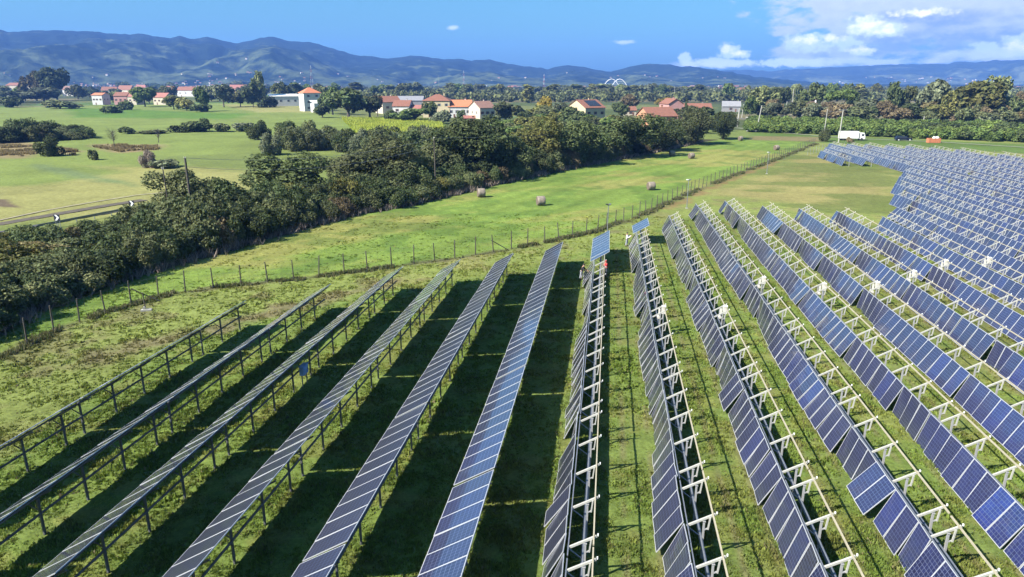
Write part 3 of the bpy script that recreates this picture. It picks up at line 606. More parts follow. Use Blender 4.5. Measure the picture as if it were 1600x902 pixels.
# ------------------------------------------------------------------ people
def person(label, loc, rz, shirt, trousers, hair, reach, bend=0.0, cap=None):
    root = thing('person', label, 'person', loc, rz)
    def skinmesh(name, vs, es, rad, m, parent, sub=2, rootv=0):
        me = bpy.data.meshes.new(name); me.from_pydata(vs, es, []); o = obj(name, me, parent)
        md = o.modifiers.new('skin', 'SKIN'); md.use_smooth_shade = True
        for i, r in enumerate(rad): me.skin_vertices[0].data[i].radius = r if hasattr(r, '__len__') else (r, r)
        me.skin_vertices[0].data[rootv].use_root = True
        s = o.modifiers.new('sub', 'SUBSURF'); s.levels = sub; s.render_levels = sub; me.materials.append(m); return o
    sb = math.sin(bend); cb = math.cos(bend)
    def T(x, y, z):   # bend the trunk forward about the hip (faces -y)
        dz = z-.95; return (x, y*cb-dz*sb, .95+dz*cb+y*sb) if z > .95 else (x, y, z)
    hip = (0, 0, .95)
    legs = [(0, 0, .95), (.10, 0, .90), (.12, -.06, .50), (.12, .02, .09), (.13, -.13, .05), (-.10, 0, .90), (-.13, .05, .50), (-.14, .14, .09), (-.15, 0, .05)]
    # body: pelvis to head plus arms in one surface
    hl, hr = reach
    V_ = [(0, 0, .95), T(0, 0, 1.15), T(0, .01, 1.36), T(0, 0, 1.50), T(0, -.02, 1.57), T(0, -.02, 1.68), T(0, -.01, 1.76),
          T(.19, 0, 1.42), hl[0], hl[1], T(-.19, 0, 1.42), hr[0], hr[1],
          (.10, 0, .88), (.12, -.06, .50), (.12, .02, .09), (.13, -.14, .05), (-.10, 0, .88), (-.13, .05, .50), (-.14, .14, .09), (-.15, 0, .05)]
    E_ = [(0, 1), (1, 2), (2, 3), (3, 4), (4, 5), (5, 6), (2, 7), (7, 8), (8, 9), (2, 10), (10, 11), (11, 12), (0, 13), (13, 14), (14, 15), (15, 16), (0, 17), (17, 18), (18, 19), (19, 20)]
    rad = [(.15, .11), (.14, .10), (.16, .11), (.06, .06), (.07, .08), (.085, .10), (.05, .06), .055, .042, .032, .055, .042, .032, .085, .06, .045, .04, .085, .06, .045, .04]
    skinmesh('body', V_, E_, rad, M['skin'], root)
    # clothing: a looser surface over trunk and arms
    e = lambda a, b_, f: tuple(a[i]+(b_[i]-a[i])*f for i in range(3))
    Vs = [(0, 0, .90), T(0, 0, 1.15), T(0, .01, 1.38), T(.19, 0, 1.43), hl[0], e(hl[0], hl[1], .75), T(-.19, 0, 1.43), hr[0], e(hr[0], hr[1], .75), T(0, 0, 1.47)]
    skinmesh('shirt', Vs, [(0, 1), (1, 2), (2, 3), (3, 4), (4, 5), (2, 6), (6, 7), (7, 8), (2, 9)], [(.18, .14), (.175, .135), (.19, .14), .085, .068, .052, .085, .068, .052, .085], M[shirt], root)
    skinmesh('trousers', [(0, 0, .96), (.10, 0, .88), (.12, -.06, .50), (.12, .02, .13), (-.10, 0, .88), (-.13, .05, .50), (-.14, .14, .13)], [(0, 1), (1, 2), (2, 3), (0, 4), (4, 5), (5, 6)], [(.165, .125), .105, .078, .065, .105, .078, .065], M[trousers], root)
    hd = T(0, -.02, 1.68)
    for hx, hy, hz, nm in ((.13, -.08, .06, 'shoe'), (-.15, .07, .06, 'shoe')):
        b = MB(); b.tube([(hx, hy+.1, hz-.01), (hx, hy, hz), (hx, hy-.13, hz-.02)], [.05, .06, .04], M['black'], 8); b.build(nm, root)
    for hnd, el in ((hl[1], hl[0]), (hr[1], hr[0])):      # palms with five fingers
        d = (Vector(hnd)-Vector(el)).normalized(); sd = d.cross(Vector((0, 0, 1))).normalized(); b = MB(); h = Vector(hnd)
        b.beam(h, h+d*.09, .085, .03, M['skin'])
        for q in range(4): a = h+d*.085+sd*(.032-.021*q); m1 = a+d*(.04-.004*abs(q-1.5)); b.tube([a, m1, m1+(d*.6+Vector((0, 0, -.8))).normalized()*.035], [.010, .009, .007], M['skin'], 5)
        a = h+d*.02+sd*.045; b.tube([a, a+(d+sd*.8).normalized()*.05], [.012, .009], M['skin'], 5); b.build('hand', root)
    b = MB(); c = Vector(hd)+Vector((0, .012, .035)); n = 12; vs = []; k_ = []
    for i in range(5):
        ph = math.pi/2*(1-i/4)+(-.25 if i == 4 else 0)
        for k in range(n): a = 2*math.pi*k/n; vs.append(c+Vector((.098*math.cos(ph)*math.cos(a), .118*math.cos(ph)*math.sin(a), .115*math.sin(ph))))
    b.add(vs, [(i*n+k, i*n+(k+1) % n, (i+1)*n+(k+1) % n, (i+1)*n+k)[::-1] for i in range(4) for k in range(n)], M[cap or 'hair']); b.build('cap' if cap else 'hair', root, smooth=True)
    b = MB()
    for sx in (-.035, .035): b.box(Vector(hd)+Vector((sx, -.098, .02)), (.022, .012, .012), M['black'])
    b.box(Vector(hd)+Vector((0, -.112, -.012)), (.025, .04, .04), M['skin']); b.box(Vector(hd)+Vector((0, -.098, -.05)), (.045, .01, .01), M['redcloth']); b.build('face', root)
    return root
person('man in white shirt and light trousers reaching towards the short raised blue table', gp(979, 385), R(70), 'whitecloth', 'greytrouser', 'hair', (((.28, -.28, 1.25), (.18, -.55, 1.42))+(), ((-.25, -.22, 1.18), (-.10, -.52, 1.35))))
person('man in black jacket bending beside the long raised blue table', gp(908, 437), R(75), 'blackcloth', 'greytrouser', 'hair', (((.26, -.38, 1.10), (.16, -.62, 1.02)), ((-.26, -.36, 1.08), (-.12, -.60, 1.0))), bend=.35)
person('worker in red jacket and cap under the edge of the long raised blue table', gp(947, 432), R(-70), 'redcloth', 'darktrouser', 'hair', (((.27, -.25, 1.22), (.18, -.45, 1.5)), ((-.27, -.2, 1.15), (-.2, -.4, 1.3))), bend=.12, cap='redcloth')

# ------------------------------------------------------------------ foliage prototypes
def leaves(centres, radii, n, size, flat=1.0, seedtone=True, up=.35):
    """n leaf quads spread in lumpy clumps"""
    w = np.array(radii)**2; k = rng.choice(len(centres), n, p=w/w.sum()); C = np.array(centres)[k]; Rk = np.array(radii)[k]
    d = rng.normal(size=(n, 3)); d[:, 2] = d[:, 2]*.9+.15; d /= np.linalg.norm(d, axis=1)[:, None]
    rr = Rk*rng.uniform(.55, 1.06, n)**.6; lump = .82+.36*vnoise(d[:, 0]*3+k*7.1+20, d[:, 1]*3+d[:, 2]*4+20, 5)
    p = C+d*(rr*lump)[:, None]*np.array([1, 1, flat])
    nr = d*.8+rng.normal(size=(n, 3))*.6+np.array([0, 0, up]); nr /= np.linalg.norm(nr, axis=1)[:, None]
    a = np.cross(nr, rng.normal(size=(n, 3))); a /= np.linalg.norm(a, axis=1)[:, None]+1e-9; b_ = np.cross(nr, a)
    s = size*rng.uniform(.55, 1.35, n)[:, None]; q = rng.uniform(.45, .8, n)[:, None]
    v = np.stack([p-a*s, p-b_*s*q, p+a*s, p+b_*s*q], 1).reshape(-1, 3)
    tone = np.repeat(rng.uniform(.65, 1.45, n), 4)
    v[:, 2] = np.maximum(v[:, 2], 0.02); return v, tone
def crown_spec(kind):
    c = []; r = []
    if kind == 'bush':          # 7 m wide, 4.5 m high, down to the ground
        for i in range(11):
            a = random.uniform(0, 6.28); d = random.uniform(.2, 2.4); z = random.uniform(.9, 3.3)*(1-d*.12); c.append((d*math.cos(a), d*math.sin(a), z)); r.append(random.uniform(.8, 1.35))
        return c, r, 7, 4.5
    if kind == 'tree':          # 11 m wide, 9 m high
        for i in range(17):
            a = random.uniform(0, 6.28); d = random.uniform(.3, 4.0); z = random.uniform(2.4, 7.4); d *= 1-.5*((z-4.5)/4.5)**2; c.append((d*math.cos(a), d*math.sin(a), z)); r.append(random.uniform(1.1, 1.9))
        return c, r, 11, 9
    if kind == 'poplar':        # 5 x 14
        for i in range(13):
            z = 1.5+i*.92; d = random.uniform(0, .9); a = random.uniform(0, 6.28); c.append((d*math.cos(a), d*math.sin(a), z)); r.append(1.6*(1-.45*abs(z-6)/8))
        return c, r, 5, 14
    if kind == 'pine':          # umbrella 14 x 9
        for i in range(16):
            a = random.uniform(0, 6.28); d = random.uniform(0, 5.2); c.append((d*math.cos(a), d*math.sin(a), 7.2-.03*d*d+random.uniform(-.2, .2))); r.append(random.uniform(1.2, 1.7))
        return c, r, 14, 9
    if kind == 'cone':
        for i in range(12):
            z = 1+i*.95; rr = 2.3*(1-i/14); c.append((random.uniform(-.3, .3), random.uniform(-.3, .3), z)); r.append(rr)
        return c, r, 5, 13
PROTO = {}
def trunkmesh(h, r, n=7, spread=1.5):
    b = MB(); b.tube([(0, 0, -.1), (.05, .03, h*.35), (0, .08, h*.75)], [r, r*.75, r*.4], M['bark'], 7)
    for i in range(n):
        a = random.uniform(0, 6.28); z = h*random.uniform(.25, .6); e = (math.cos(a)*spread, math.sin(a)*spread, z+h*random.uniform(.2, .35)); b.tube([(0, 0, z), (e[0]*.5, e[1]*.5, z+(e[2]-z)*.65), e], [r*.4, r*.28, r*.1], M['bark'], 5)
    return b.mesh('trunk')
def proto(key, kind, n, size, flat=1.0):
    lst = []
    for i in range(3):
        c, r, w, h = crown_spec(kind); v, tone = leaves(c, r, n, size, flat); lo, hi = v[:, 2].min(), v[:, 2].max()
        f = np.arange(len(v)).reshape(-1, 4); wid = np.percentile(np.abs(v[:, :2]), 97)*2
        me = npmesh('crown', v, f, [M['leaf_dark']], {'tone': tone}); lst.append((me, wid, hi))
    PROTO[key] = (lst, trunkmesh(lst[0][2]*.75, .05*lst[0][2]**.8+.05, 7, lst[0][1]*.25))
proto('bush', 'bush', 7500, .135); proto('tree', 'tree', 13000, .175); proto('fbush', 'bush', 1500, .34); proto('ftree', 'tree', 2200, .48); proto('poplar', 'poplar', 1300, .48); proto('pine', 'pine', 2600, .42, .6); proto('cone', 'cone', 1500, .4)
LEAFMESH = {}
def plant(kind, loc, w, h, leaf, label, cat='tree', group=None, name=None, parts=True):
    lst, tm = PROTO[kind]; i = random.randrange(3); me, pw, ph = lst[i]
    key = (kind, i, leaf)
    if key not in LEAFMESH:
        m2 = me.copy(); m2.materials.clear(); m2.materials.append(M[leaf]); LEAFMESH[key] = m2
        if not parts:
            pass
    nm = name or {'bush': 'bush', 'fbush': 'bush', 'tree': 'tree', 'ftree': 'tree', 'poplar': 'poplar_tree', 'pine': 'pine_tree', 'cone': 'cypress_tree'}[kind]
    if parts:
        t = thing(nm, label, cat, loc, random.uniform(0, 6.28), group); t.scale = (w/pw, w/pw, h/ph)
        o = bpy.data.objects.new('crown', LEAFMESH[key]); COL.objects.link(o); o.parent = t
        o = bpy.data.objects.new('trunk', tm); COL.objects.link(o); o.parent = t
        return t
    k2 = (kind, i, leaf, 'f')
    if k2 not in LEAFMESH:      # far away copies: crown and trunk in one small mesh
        v = np.empty(len(me.vertices)*3, np.float32); me.vertices.foreach_get('co', v); v = v.reshape(-1, 3); f = np.arange(len(v)).reshape(-1, 4)
        tn = np.empty(len(v), np.float32); me.attributes['tone'].data.foreach_get('value', tn)
        r = .03*ph; tv = []; tf = []
        for zz, rr in ((-.1, r), (ph*.6, r*.5)):
            for q in range(4): tv.append((rr*math.cos(q*1.57), rr*math.sin(q*1.57), zz))
        n0 = len(v); tf = [(n0+q, n0+(q+1) % 4, n0+4+(q+1) % 4, n0+4+q) for q in range(4)]
        LEAFMESH[k2] = npmesh('foliage', np.vstack([v, tv]), np.vstack([f, tf]), [M[leaf], M['bark']], {'tone': np.concatenate([tn, np.ones(8)])}, np.concatenate([np.zeros(len(f)), np.ones(4)]))
    o = obj(nm, LEAFMESH[k2], None, loc, random.uniform(0, 6.28)); o.scale = (w/pw, w/pw, h/ph); tag(o, label, cat, group); return o
def plantpx(kind, x, by, ty, wpx, leaf, label, group=None, parts=True, cat='tree', **k):
    s = mpp(x, by); h = (by-ty)*s/cp*.985; return plant(kind, gp(x, by), wpx*s, h, leaf, label, cat, group, parts=parts, **k)

# hedgerow between meadow and left fields
def offset_line(pts, d):
    out = []
    for i, p in enumerate(pts):
        a = Vector(pts[max(i-1, 0)]); c = Vector(pts[min(i+1, len(pts)-1)]); t = (c-a).normalized(); out.append(Vector(p)+Vector((-t.y, t.x))*d)
    return out
HG = 'bushes of the long hedgerow beside the meadow'
big = [(452, 318, 236, 112), (600, 300, 216, 100), (552, 290, 232, 70), (735, 282, 186, 96), (680, 288, 226, 70), (845, 262, 186, 70), (905, 258, 190, 76), (975, 246, 180, 86), (1035, 236, 186, 60), (1085, 226, 172, 52), (1130, 218, 176, 40), (790, 275, 214, 60), (640, 300, 236, 60)]
bl = ['broad dark tree at the left end of the hedgerow trees by the cables', 'olive-brown spreading tree above the middle of the hedgerow', 'dark tree between the two spreading trees of the hedgerow', 'tallest dense green tree of the hedgerow, behind the leftmost hay bale',
      'medium tree beside the wooden cable pole in the hedgerow', 'golden green tree in the hedgerow left of the yellow house with solar roof', 'dark green tree in the hedgerow just below the yellow house', 'large dark tree in the hedgerow right of the yellow house', 'dense tree in the hedgerow in front of the orange house',
      'tall dark tree next to the pink house complex', 'last rounded tree at the right tip of the hedgerow', 'dark tree just right of the tallest hedgerow tree', 'low broad tree left of the cable pole in the hedgerow']
for (x, by, ty, w), l in zip(big, bl):
    plantpx('tree', x, by, ty, w*1.1, random.choice(('leaf_dark', 'leaf_dark', 'leaf_olive')) if x != 845 else 'leaf_gold', l, 'large trees in the hedgerow')
def hgt(p):
    x, y, zc = project((p[0], p[1], 0)); 
    return np.interp(x, [0, 150, 260, 350, 450, 700, 900, 1100, 1150], [6.0, 4.6, 6.0, 6.2, 5.2, 5.0, 6.2, 5.5, 4.5])
lines = [(1.9, 2.7, .66, 3.9), (5.4, 3.5, .95, 5.3), (9.8, 4.4, 1.0, 6.3)]
for off, step, hf, wd in lines:
    ol = offset_line(HEDGE, off); q = resample([(p.x, p.y) for p in ol], step, .2)
    for p in q:
        if p.y < 30: continue
        p = p+Vector((random.gauss(0, .5), random.gauss(0, .5))); far = p.length
        x, y, zc = project((p.x, p.y, 0)); r = random.random()
        if off < 3 and r < .13: leaf, l = 'leaf_brown', 'brownish bramble bush in the front edge of the long hedgerow'
        elif r < .62: leaf, l = 'leaf_dark', 'dark green bush in the long hedgerow beside the meadow'
        elif r < .96: leaf, l = 'leaf_olive', 'olive green bush in the long hedgerow beside the meadow'
        else: leaf, l = 'leaf_gold', 'yellowish green bush in the long hedgerow beside the meadow'
        if x < 120 and off > 5 and r < .3: leaf, l = 'leaf_rust', 'rust tinged bush at the left end of the long hedgerow'
        h = hgt(p)*hf*random.uniform(.8, 1.2); w = wd*random.uniform(.9, 1.3)
        if off > 5 and x < 230: h *= .8
        plant('bush', (p.x, p.y, 0), w, h, leaf, l, 'bush', l.split(' in ')[0]+'es' if False else 'hedgerow: '+l, parts=far < 130)
TH = P2((-60, 382), (40, 380), (100, 380), (170, 369), (240, 356), (262, 342), (330, 332), (420, 336), (340, 392), (220, 425), (100, 465), (0, 512), (-120, 560), (-260, 500))
xx = [q[0] for q in TH]; yy = [q[1] for q in TH]; cand = rng.uniform((min(xx), min(yy)), (max(xx), max(yy)), (2600, 2)); cand = cand[inside(cand[:, 0], cand[:, 1], TH)]; kept = []
for c in cand:
    if all((c[0]-k[0])**2+(c[1]-k[1])**2 > 3.3**2 for k in kept): kept.append(c)
for c in kept[:230]:
    if random.random() < .06: continue
    x, y, zc = project((c[0], c[1], 0)); q = random.random()
    if y < 400 and x < 160 and q < .35: leaf, l = 'leaf_rust', 'rust tinged bush in the thicket below the chevron boards'
    elif q < .55: leaf, l = 'leaf_olive', 'olive bush in the broad thicket at the left end of the hedgerow'
    elif q < .95: leaf, l = 'leaf_dark', 'dark bush in the broad thicket at the left end of the hedgerow'
    else: leaf, l = 'leaf_gold', 'yellowish bush in the broad thicket at the left end of the hedgerow'
    h = random.uniform(2.6, 4.2)*(1.25 if x > 200 else 1)*(.75 if y < 385 and x < 230 else 1)
    plant('bush', (c[0], c[1], 0), random.uniform(4.4, 6.2), h, leaf, l, 'bush', 'thicket: '+l, parts=True)
# twiggy dry undergrowth at the meadow edge of the hedge
def twigs(name, label, pts2, n, h, leaf):
    k = rng.integers(0, len(pts2), n); c = np.array(pts2)[k]+rng.normal(0, .7, (n, 2)); v, f, bx, by = blades(c[:, 0], c[:, 1], np.full(n, h), .02+.0006*np.hypot(c[:, 0], c[:, 1]), 4, .9)
    me = npmesh(name, v, f, [M[leaf]], {'tone': np.repeat(rng.uniform(.5, 1.5, len(bx)), 3)}); tag(obj(name, me), label, 'undergrowth', kind='stuff')
hl = resample([(p.x, p.y) for p in offset_line(HEDGE, .4)], .5); twigs('undergrowth', 'dry greyish twigs and stalks at the foot of the long hedgerow', [tuple(p) for p in hl], 3800, 1.0, 'twig')

plantpx('tree', 290, 343, 264, 84, 'leaf_olive', 'ragged taller bush around the tall thick wooden pole')
# lone bushes and trees on the left fields  (x, base y, top y, width, leaf, kind, label)
solo = [
    (18, 168, 152, 30, 'leaf_dark', 'fbush', 'small dark bush at the far left of the far green field'), (94, 170, 156, 46, 'leaf_olive', 'fbush', 'wide low olive bush on the far edge of the green field'),
    (175, 177, 165, 26, 'leaf_dark', 'fbush', 'small bush in front of the white and pink farmhouses'), (198, 172, 157, 22, 'leaf_dark', 'fbush', 'dark bush right in front of the pink farmhouse'),
    (227, 167, 137, 34, 'leaf_green', 'ftree', 'round rusty green tree between two red roofed farmhouses'), (272, 171, 150, 32, 'leaf_gold', 'ftree', 'golden green bushy tree right of the farmhouses'), (292, 173, 152, 30, 'leaf_gold', 'fbush', 'golden bush at the edge of the far field'),
    (318, 174, 136, 22, 'leaf_green', 'ftree', 'tall slim green tree behind the golden bushes'), (316, 175, 163, 30, 'leaf_dark', 'fbush', 'low dark bush at the foot of the tall slim tree'), (350, 168, 133, 30, 'leaf_grey', 'ftree', 'silvery grey tree on the far edge of the field'),
    (376, 167, 142, 26, 'leaf_olive', 'ftree', 'olive tree right of the silvery tree'), (396, 168, 130, 30, 'leaf_dark', 'ftree', 'dark tree left of the long white building'), (408, 166, 113, 20, 'leaf_willow', 'ftree', 'tall pale tree rising left of the long white building'), (418, 168, 150, 26, 'leaf_dark', 'fbush', 'dark bush before the long white building'),
    (58, 158, 113, 34, 'leaf_rust', 'ftree', 'tall orange-brown tree at the far left'), (90, 158, 108, 42, 'leaf_dark', 'ftree', 'tallest dark tree at the far left'), (70, 160, 138, 50, 'leaf_grey', 'ftree', 'greyish tree in front of the orange-brown tree'), (30, 160, 142, 44, 'leaf_dark', 'ftree', 'dark tree before the far left red roofed house'),
    (82, 244, 214, 34, 'leaf_dark', 'bush', 'dark lone bush beside the straw coloured reeds'), (236, 262, 235, 24, 'twig', 'bush', 'grey leafless bush alone in the left field'), (255, 262, 250, 44, 'leaf_grey', 'fbush', 'low silvery shrub beside the grey leafless bush'), (146, 250, 234, 16, 'leaf_olive', 'fbush', 'small shrub left of the middle of the left field'),
    (403, 218, 189, 36, 'leaf_dark', 'bush', 'round dark bush at the right side of the left field'), (305, 206, 190, 44, 'leaf_dark', 'fbush', 'dark bush in the middle bush line of the left field'), (320, 206, 185, 18, 'leaf_dark', 'fbush', 'upright bush in the middle bush line of the left field'),
    (345, 206, 193, 28, 'leaf_olive', 'fbush', 'olive bush at the right end of the middle bush line'), (278, 207, 196, 30, 'leaf_dark', 'fbush', 'low bush at the left end of the middle bush line'), (200, 209, 198, 24, 'leaf_dark', 'fbush', 'low bush behind the thin brown tree'), (235, 209, 203, 44, 'leaf_olive', 'fbush', 'flat long bush between the two thin trees'),
    (380, 205, 192, 30, 'leaf_grey', 'fbush', 'pale shrub left of the round dark bush'),
    (447, 226, 189, 42, 'leaf_dark', 'bush', 'dark bush right of the round dark bush'), (484, 230, 188, 34, 'leaf_olive', 'bush', 'greyish olive bush in the bush group behind the hedgerow trees'),
    (514, 178, 143, 28, 'leaf_dark', 'ftree', 'dark tree touching the right side of the white tower house'), (545, 186, 140, 60, 'leaf_dark', 'ftree', 'large dark tree right of the white tower house'), (578, 184, 152, 40, 'leaf_olive', 'ftree', 'olive tree left of the red roofed farm'), (504, 184, 162, 28, 'leaf_dark', 'ftree', 'low dark tree in front of the white tower house'),
    (520, 180, 138, 30, 'leaf_green', 'ftree', 'bright green tree top behind the large dark tree'), (590, 182, 150, 18, 'leaf_rust', 'ftree', 'rusty tree at the corner of the red roofed farm'),
    (640, 192, 170, 50, 'leaf_green', 'ftree', 'green tree in front of the farm buildings'), (672, 190, 160, 22, 'leaf_dark', 'ftree', 'dark conical tree before the yellow farmhouse'), (690, 194, 172, 30, 'leaf_grey', 'fbush', 'grey shrub below the yellow farmhouse'), (610, 190, 172, 26, 'leaf_dark', 'fbush', 'dark shrub before the red roofed farm'),
    (721, 186, 172, 16, 'leaf_dark', 'fbush', 'small tree before the white house with orange roof'), (790, 190, 160, 50, 'leaf_olive', 'ftree', 'greyish tree right of the house with three windows'), (852, 186, 152, 22, 'leaf_yellow', 'ftree', 'bright yellow tree left of the yellow house with solar roof'), (875, 192, 162, 26, 'leaf_grey', 'ftree', 'silver tree beside the bright yellow tree'),
    (1016, 196, 178, 50, 'leaf_grey', 'fbush', 'grey green olive tree before the orange house'), (1070, 200, 157, 10, 'leaf_dark', 'cone', 'narrow dark cypress next to the pink house'), (1100, 196, 168, 40, 'leaf_dark', 'ftree', 'dark tree before the long red roof'), (970, 185, 160, 26, 'leaf_dark', 'ftree', 'dark tree right of the yellow house with solar roof'),
    (1040, 168, 152, 28, 'leaf_yellow', 'ftree', 'yellow green tree behind the pink house'), (985, 172, 148, 26, 'leaf_brown', 'ftree', 'brownish tree behind the small annex'), (1190, 182, 136, 40, 'leaf_willow', 'ftree', 'pale willow right of the grey barn'), (1170, 186, 152, 22, 'leaf_green', 'ftree', 'green tree just right of the grey barn'),
    (1215, 176, 138, 30, 'leaf_dark', 'ftree', 'dark tree behind the leaning pole'), (1266, 182, 131, 34, 'leaf_dark', 'ftree', 'tall dark dense tree left of the white house'), (1248, 188, 158, 36, 'leaf_olive', 'ftree', 'olive tree before the white house'), (1312, 188, 141, 52, 'leaf_green', 'pine', 'umbrella pine with a flat green crown'),
    (1326, 175, 132, 22, 'leaf_dark', 'ftree', 'dark tree top behind the umbrella pine'), (1392, 188, 130, 26, 'leaf_dark', 'ftree', 'tall slim tree left of the tallest grey tree'), (1412, 188, 136, 24, 'leaf_olive', 'ftree', 'olive tree right of the tall slim tree'), (1458, 190, 127, 46, 'leaf_grey', 'ftree', 'tall grey green tree left of the golden tree'),
    (1488, 192, 142, 36, 'leaf_gold', 'ftree', 'golden green round tree in the right wood'), (1528, 194, 130, 64, 'leaf_gold', 'ftree', 'largest golden autumn tree in the right wood'), (1540, 186, 121, 48, 'leaf_willow', 'ftree', 'pale tall tree behind the largest golden tree'), (1582, 194, 152, 36, 'leaf_dark', 'ftree', 'dark tree right of the largest golden tree'), (1600, 190, 142, 30, 'leaf_brown', 'ftree', 'reddish brown tree at the right edge of the picture'),
    (1450, 192, 160, 40, 'leaf_rust', 'ftree', 'rust coloured tree below the tall grey tree'), (1425, 192, 162, 36, 'leaf_dark', 'ftree', 'dark low tree left of the rust coloured tree'), (1360, 190, 156, 44, 'leaf_grey', 'ftree', 'grey green tree right of the umbrella pine'), (1385, 192, 158, 30, 'leaf_brown', 'ftree', 'brown tree in the middle of the right wood'),
    (1402, 193, 170, 20, 'leaf_brown', 'fbush', 'pinkish brown shrub in the right wood'), (1500, 196, 178, 40, 'leaf_brown', 'fbush', 'brown shrub below the golden trees'), (1548, 197, 176, 34, 'leaf_grey', 'fbush', 'silvery shrub in front of the right wood'), (1575, 198, 176, 30, 'leaf_grey', 'fbush', 'silvery shrub near the right edge of the wood'), (1340, 188, 162, 26, 'leaf_dark', 'ftree', 'dark tree under the right side of the umbrella pine'),
    (1286, 221, 200, 18, 'leaf_olive', 'bush', 'small sparse tree at the far corner of the meadow fence'), (1327, 224, 214, 10, 'leaf_brown', 'fbush', 'small brown shrub before the white truck'),
]
for x, by, ty, w, leaf, kind, l in solo:
    plantpx(kind, x, by, ty, w, leaf, l, parts=by > 176, cat='bush' if 'bush' in kind and 'tree' not in l else 'tree')
# thin bare trees
for x, by, ty, w, l in ((179, 231, 201, 20, 'thin brown leafless tree standing in the left field'), (248, 223, 203, 11, 'very small bare tree right of the thin brown tree')):
    s = mpp(x, by); h = (by-ty)*s/cp; t = thing('bare_tree', l, 'tree', gp(x, by)); b = MB()
    b.tube([(0, 0, 0), (.1, 0, h*.4), (0, .1, h)], [.14, .10, .02], M['bark'], 6); b.build('trunk', t)
    c = MB()
    for i in range(70):
        a = random.uniform(0, 6.28); z = h*random.uniform(.3, .8); q = w*s/2*random.uniform(.5, 1.1); c.tube([(0, 0, z), (q*math.cos(a)*.6, q*math.sin(a)*.6, z+h*.12), (q*math.cos(a), q*math.sin(a), z+h*random.uniform(.12, .3))], [.04, .03, .012], M['bark'], 3, False)
    c.build('crown', t)
# bush line at the left edge
for i in range(17):
    x = -20+i*9.5+random.uniform(-4, 4); by = 222-(x*.06)+random.uniform(-3, 3); l = 'dark bush in the bush line across the left field'
    plantpx('bush', x, by, by-random.uniform(12, 36)*(1 if x < 95 else .6), random.uniform(32, 50)*(1 if x < 95 else .8), random.choice(('leaf_dark', 'leaf_olive', 'leaf_olive', 'leaf_dark')), l, 'bushes of the line across the left field', parts=True, cat='bush')
# bushes behind the hedgerow trees
for i in range(24):
    x = 430+i*13+random.uniform(-5, 5); by = 236+random.uniform(-6, 10)-max(0, (x-600)*.05); l = 'olive bush in the belt of bushes behind the hedgerow trees'
    plantpx('bush', x, by, by-random.uniform(26, 38), random.uniform(34, 48), random.choice(('leaf_olive', 'leaf_olive', 'leaf_dark', 'leaf_grey')), l, 'bushes behind the hedgerow trees', parts=False, cat='bush')
for i in range(50):
    x = random.uniform(760, 1120); by = random.uniform(190, 222)-max(0, (x-900)*.03)
    if 895 < x < 962 and by < 196: continue
    if 995 < x < 1060 and by < 204: continue
    l = 'dense green tree between the hedgerow and the houses'; plantpx('ftree', x, by, by-random.uniform(16, 26), random.uniform(28, 46), random.choice(('leaf_dark', 'leaf_olive', 'leaf_green', 'leaf_dark', 'leaf_gold')), l, 'trees between hedgerow and houses', parts=False)
# crop block (yellow green)
poly = P2((535, 187), (690, 190), (692, 208), (560, 212)); xx = [q[0] for q in poly]; yy = [q[1] for q in poly]
x = rng.uniform(min(xx), max(xx), 60000); y = rng.uniform(min(yy), max(yy), 60000); s_ = inside(x, y, poly)&(np.abs(((x*.9+y*.45)/3.2) % 1-.5) < .34); x, y = x[s_], y[s_]
v, f, bx, by_ = blades(x, y, np.full(len(x), 1.7)*rng.uniform(.7, 1.2, len(x)), np.full(len(x), .22), 3)
tag(obj('crop', npmesh('crop', v, f, [M['leaf_crop']], {'tone': np.repeat(rng.uniform(.6, 1.4, len(bx)), 3)})), 'bright yellow-green crop block behind the hedgerow trees', 'crop', kind='stuff')
# far woods
for i in range(165):
    if i < 112:
        x = random.uniform(395, 1400); by = random.uniform(146, 165); top = random.uniform(129, 138)+(2 if x > 800 else 0); grp = 'far belt'
        if 590 < x < 790 and by > 156: by = 152
        if 890 < x < 1120 and by > 156: by = 154
        leaf = random.choice(('leaf_willow', 'leaf_willow', 'leaf_grey', 'leaf_olive', 'leaf_green', 'leaf_gold')) if x > 560 else random.choice(('leaf_dark', 'leaf_olive', 'leaf_dark', 'leaf_willow'))
        l = 'pale olive tree in the far wood below the hills'; kind = random.choice(('poplar', 'ftree', 'ftree', 'ftree'))
    else:
        x = random.uniform(-40, 420); by = random.uniform(135, 156); top = by-random.uniform(9, 15); leaf = random.choice(('leaf_dark', 'leaf_olive', 'leaf_green')); l = 'green tree among the far left houses'; kind = 'ftree'
    plantpx(kind, x, by, top, random.uniform(14, 26), leaf, l, l.replace('tree', 'trees'), parts=False)
for i in range(34):
    if i < 20: x = random.choice((8, 44, 74, 124, 134, 172, 214, 236, 262, 328, 340, 362, 386, 400))+random.uniform(-5, 5); by = random.uniform(154, 163)
    else: x = random.uniform(330, 565); by = random.uniform(150, 158)
    l = 'bushy green tree between the far left farmhouses'
    plantpx('ftree', x, by, by-random.uniform(14, 24), random.uniform(16, 28), random.choice(('leaf_dark', 'leaf_olive', 'leaf_green', 'leaf_grey', 'leaf_willow')), l, 'trees between the far left farmhouses', parts=False)
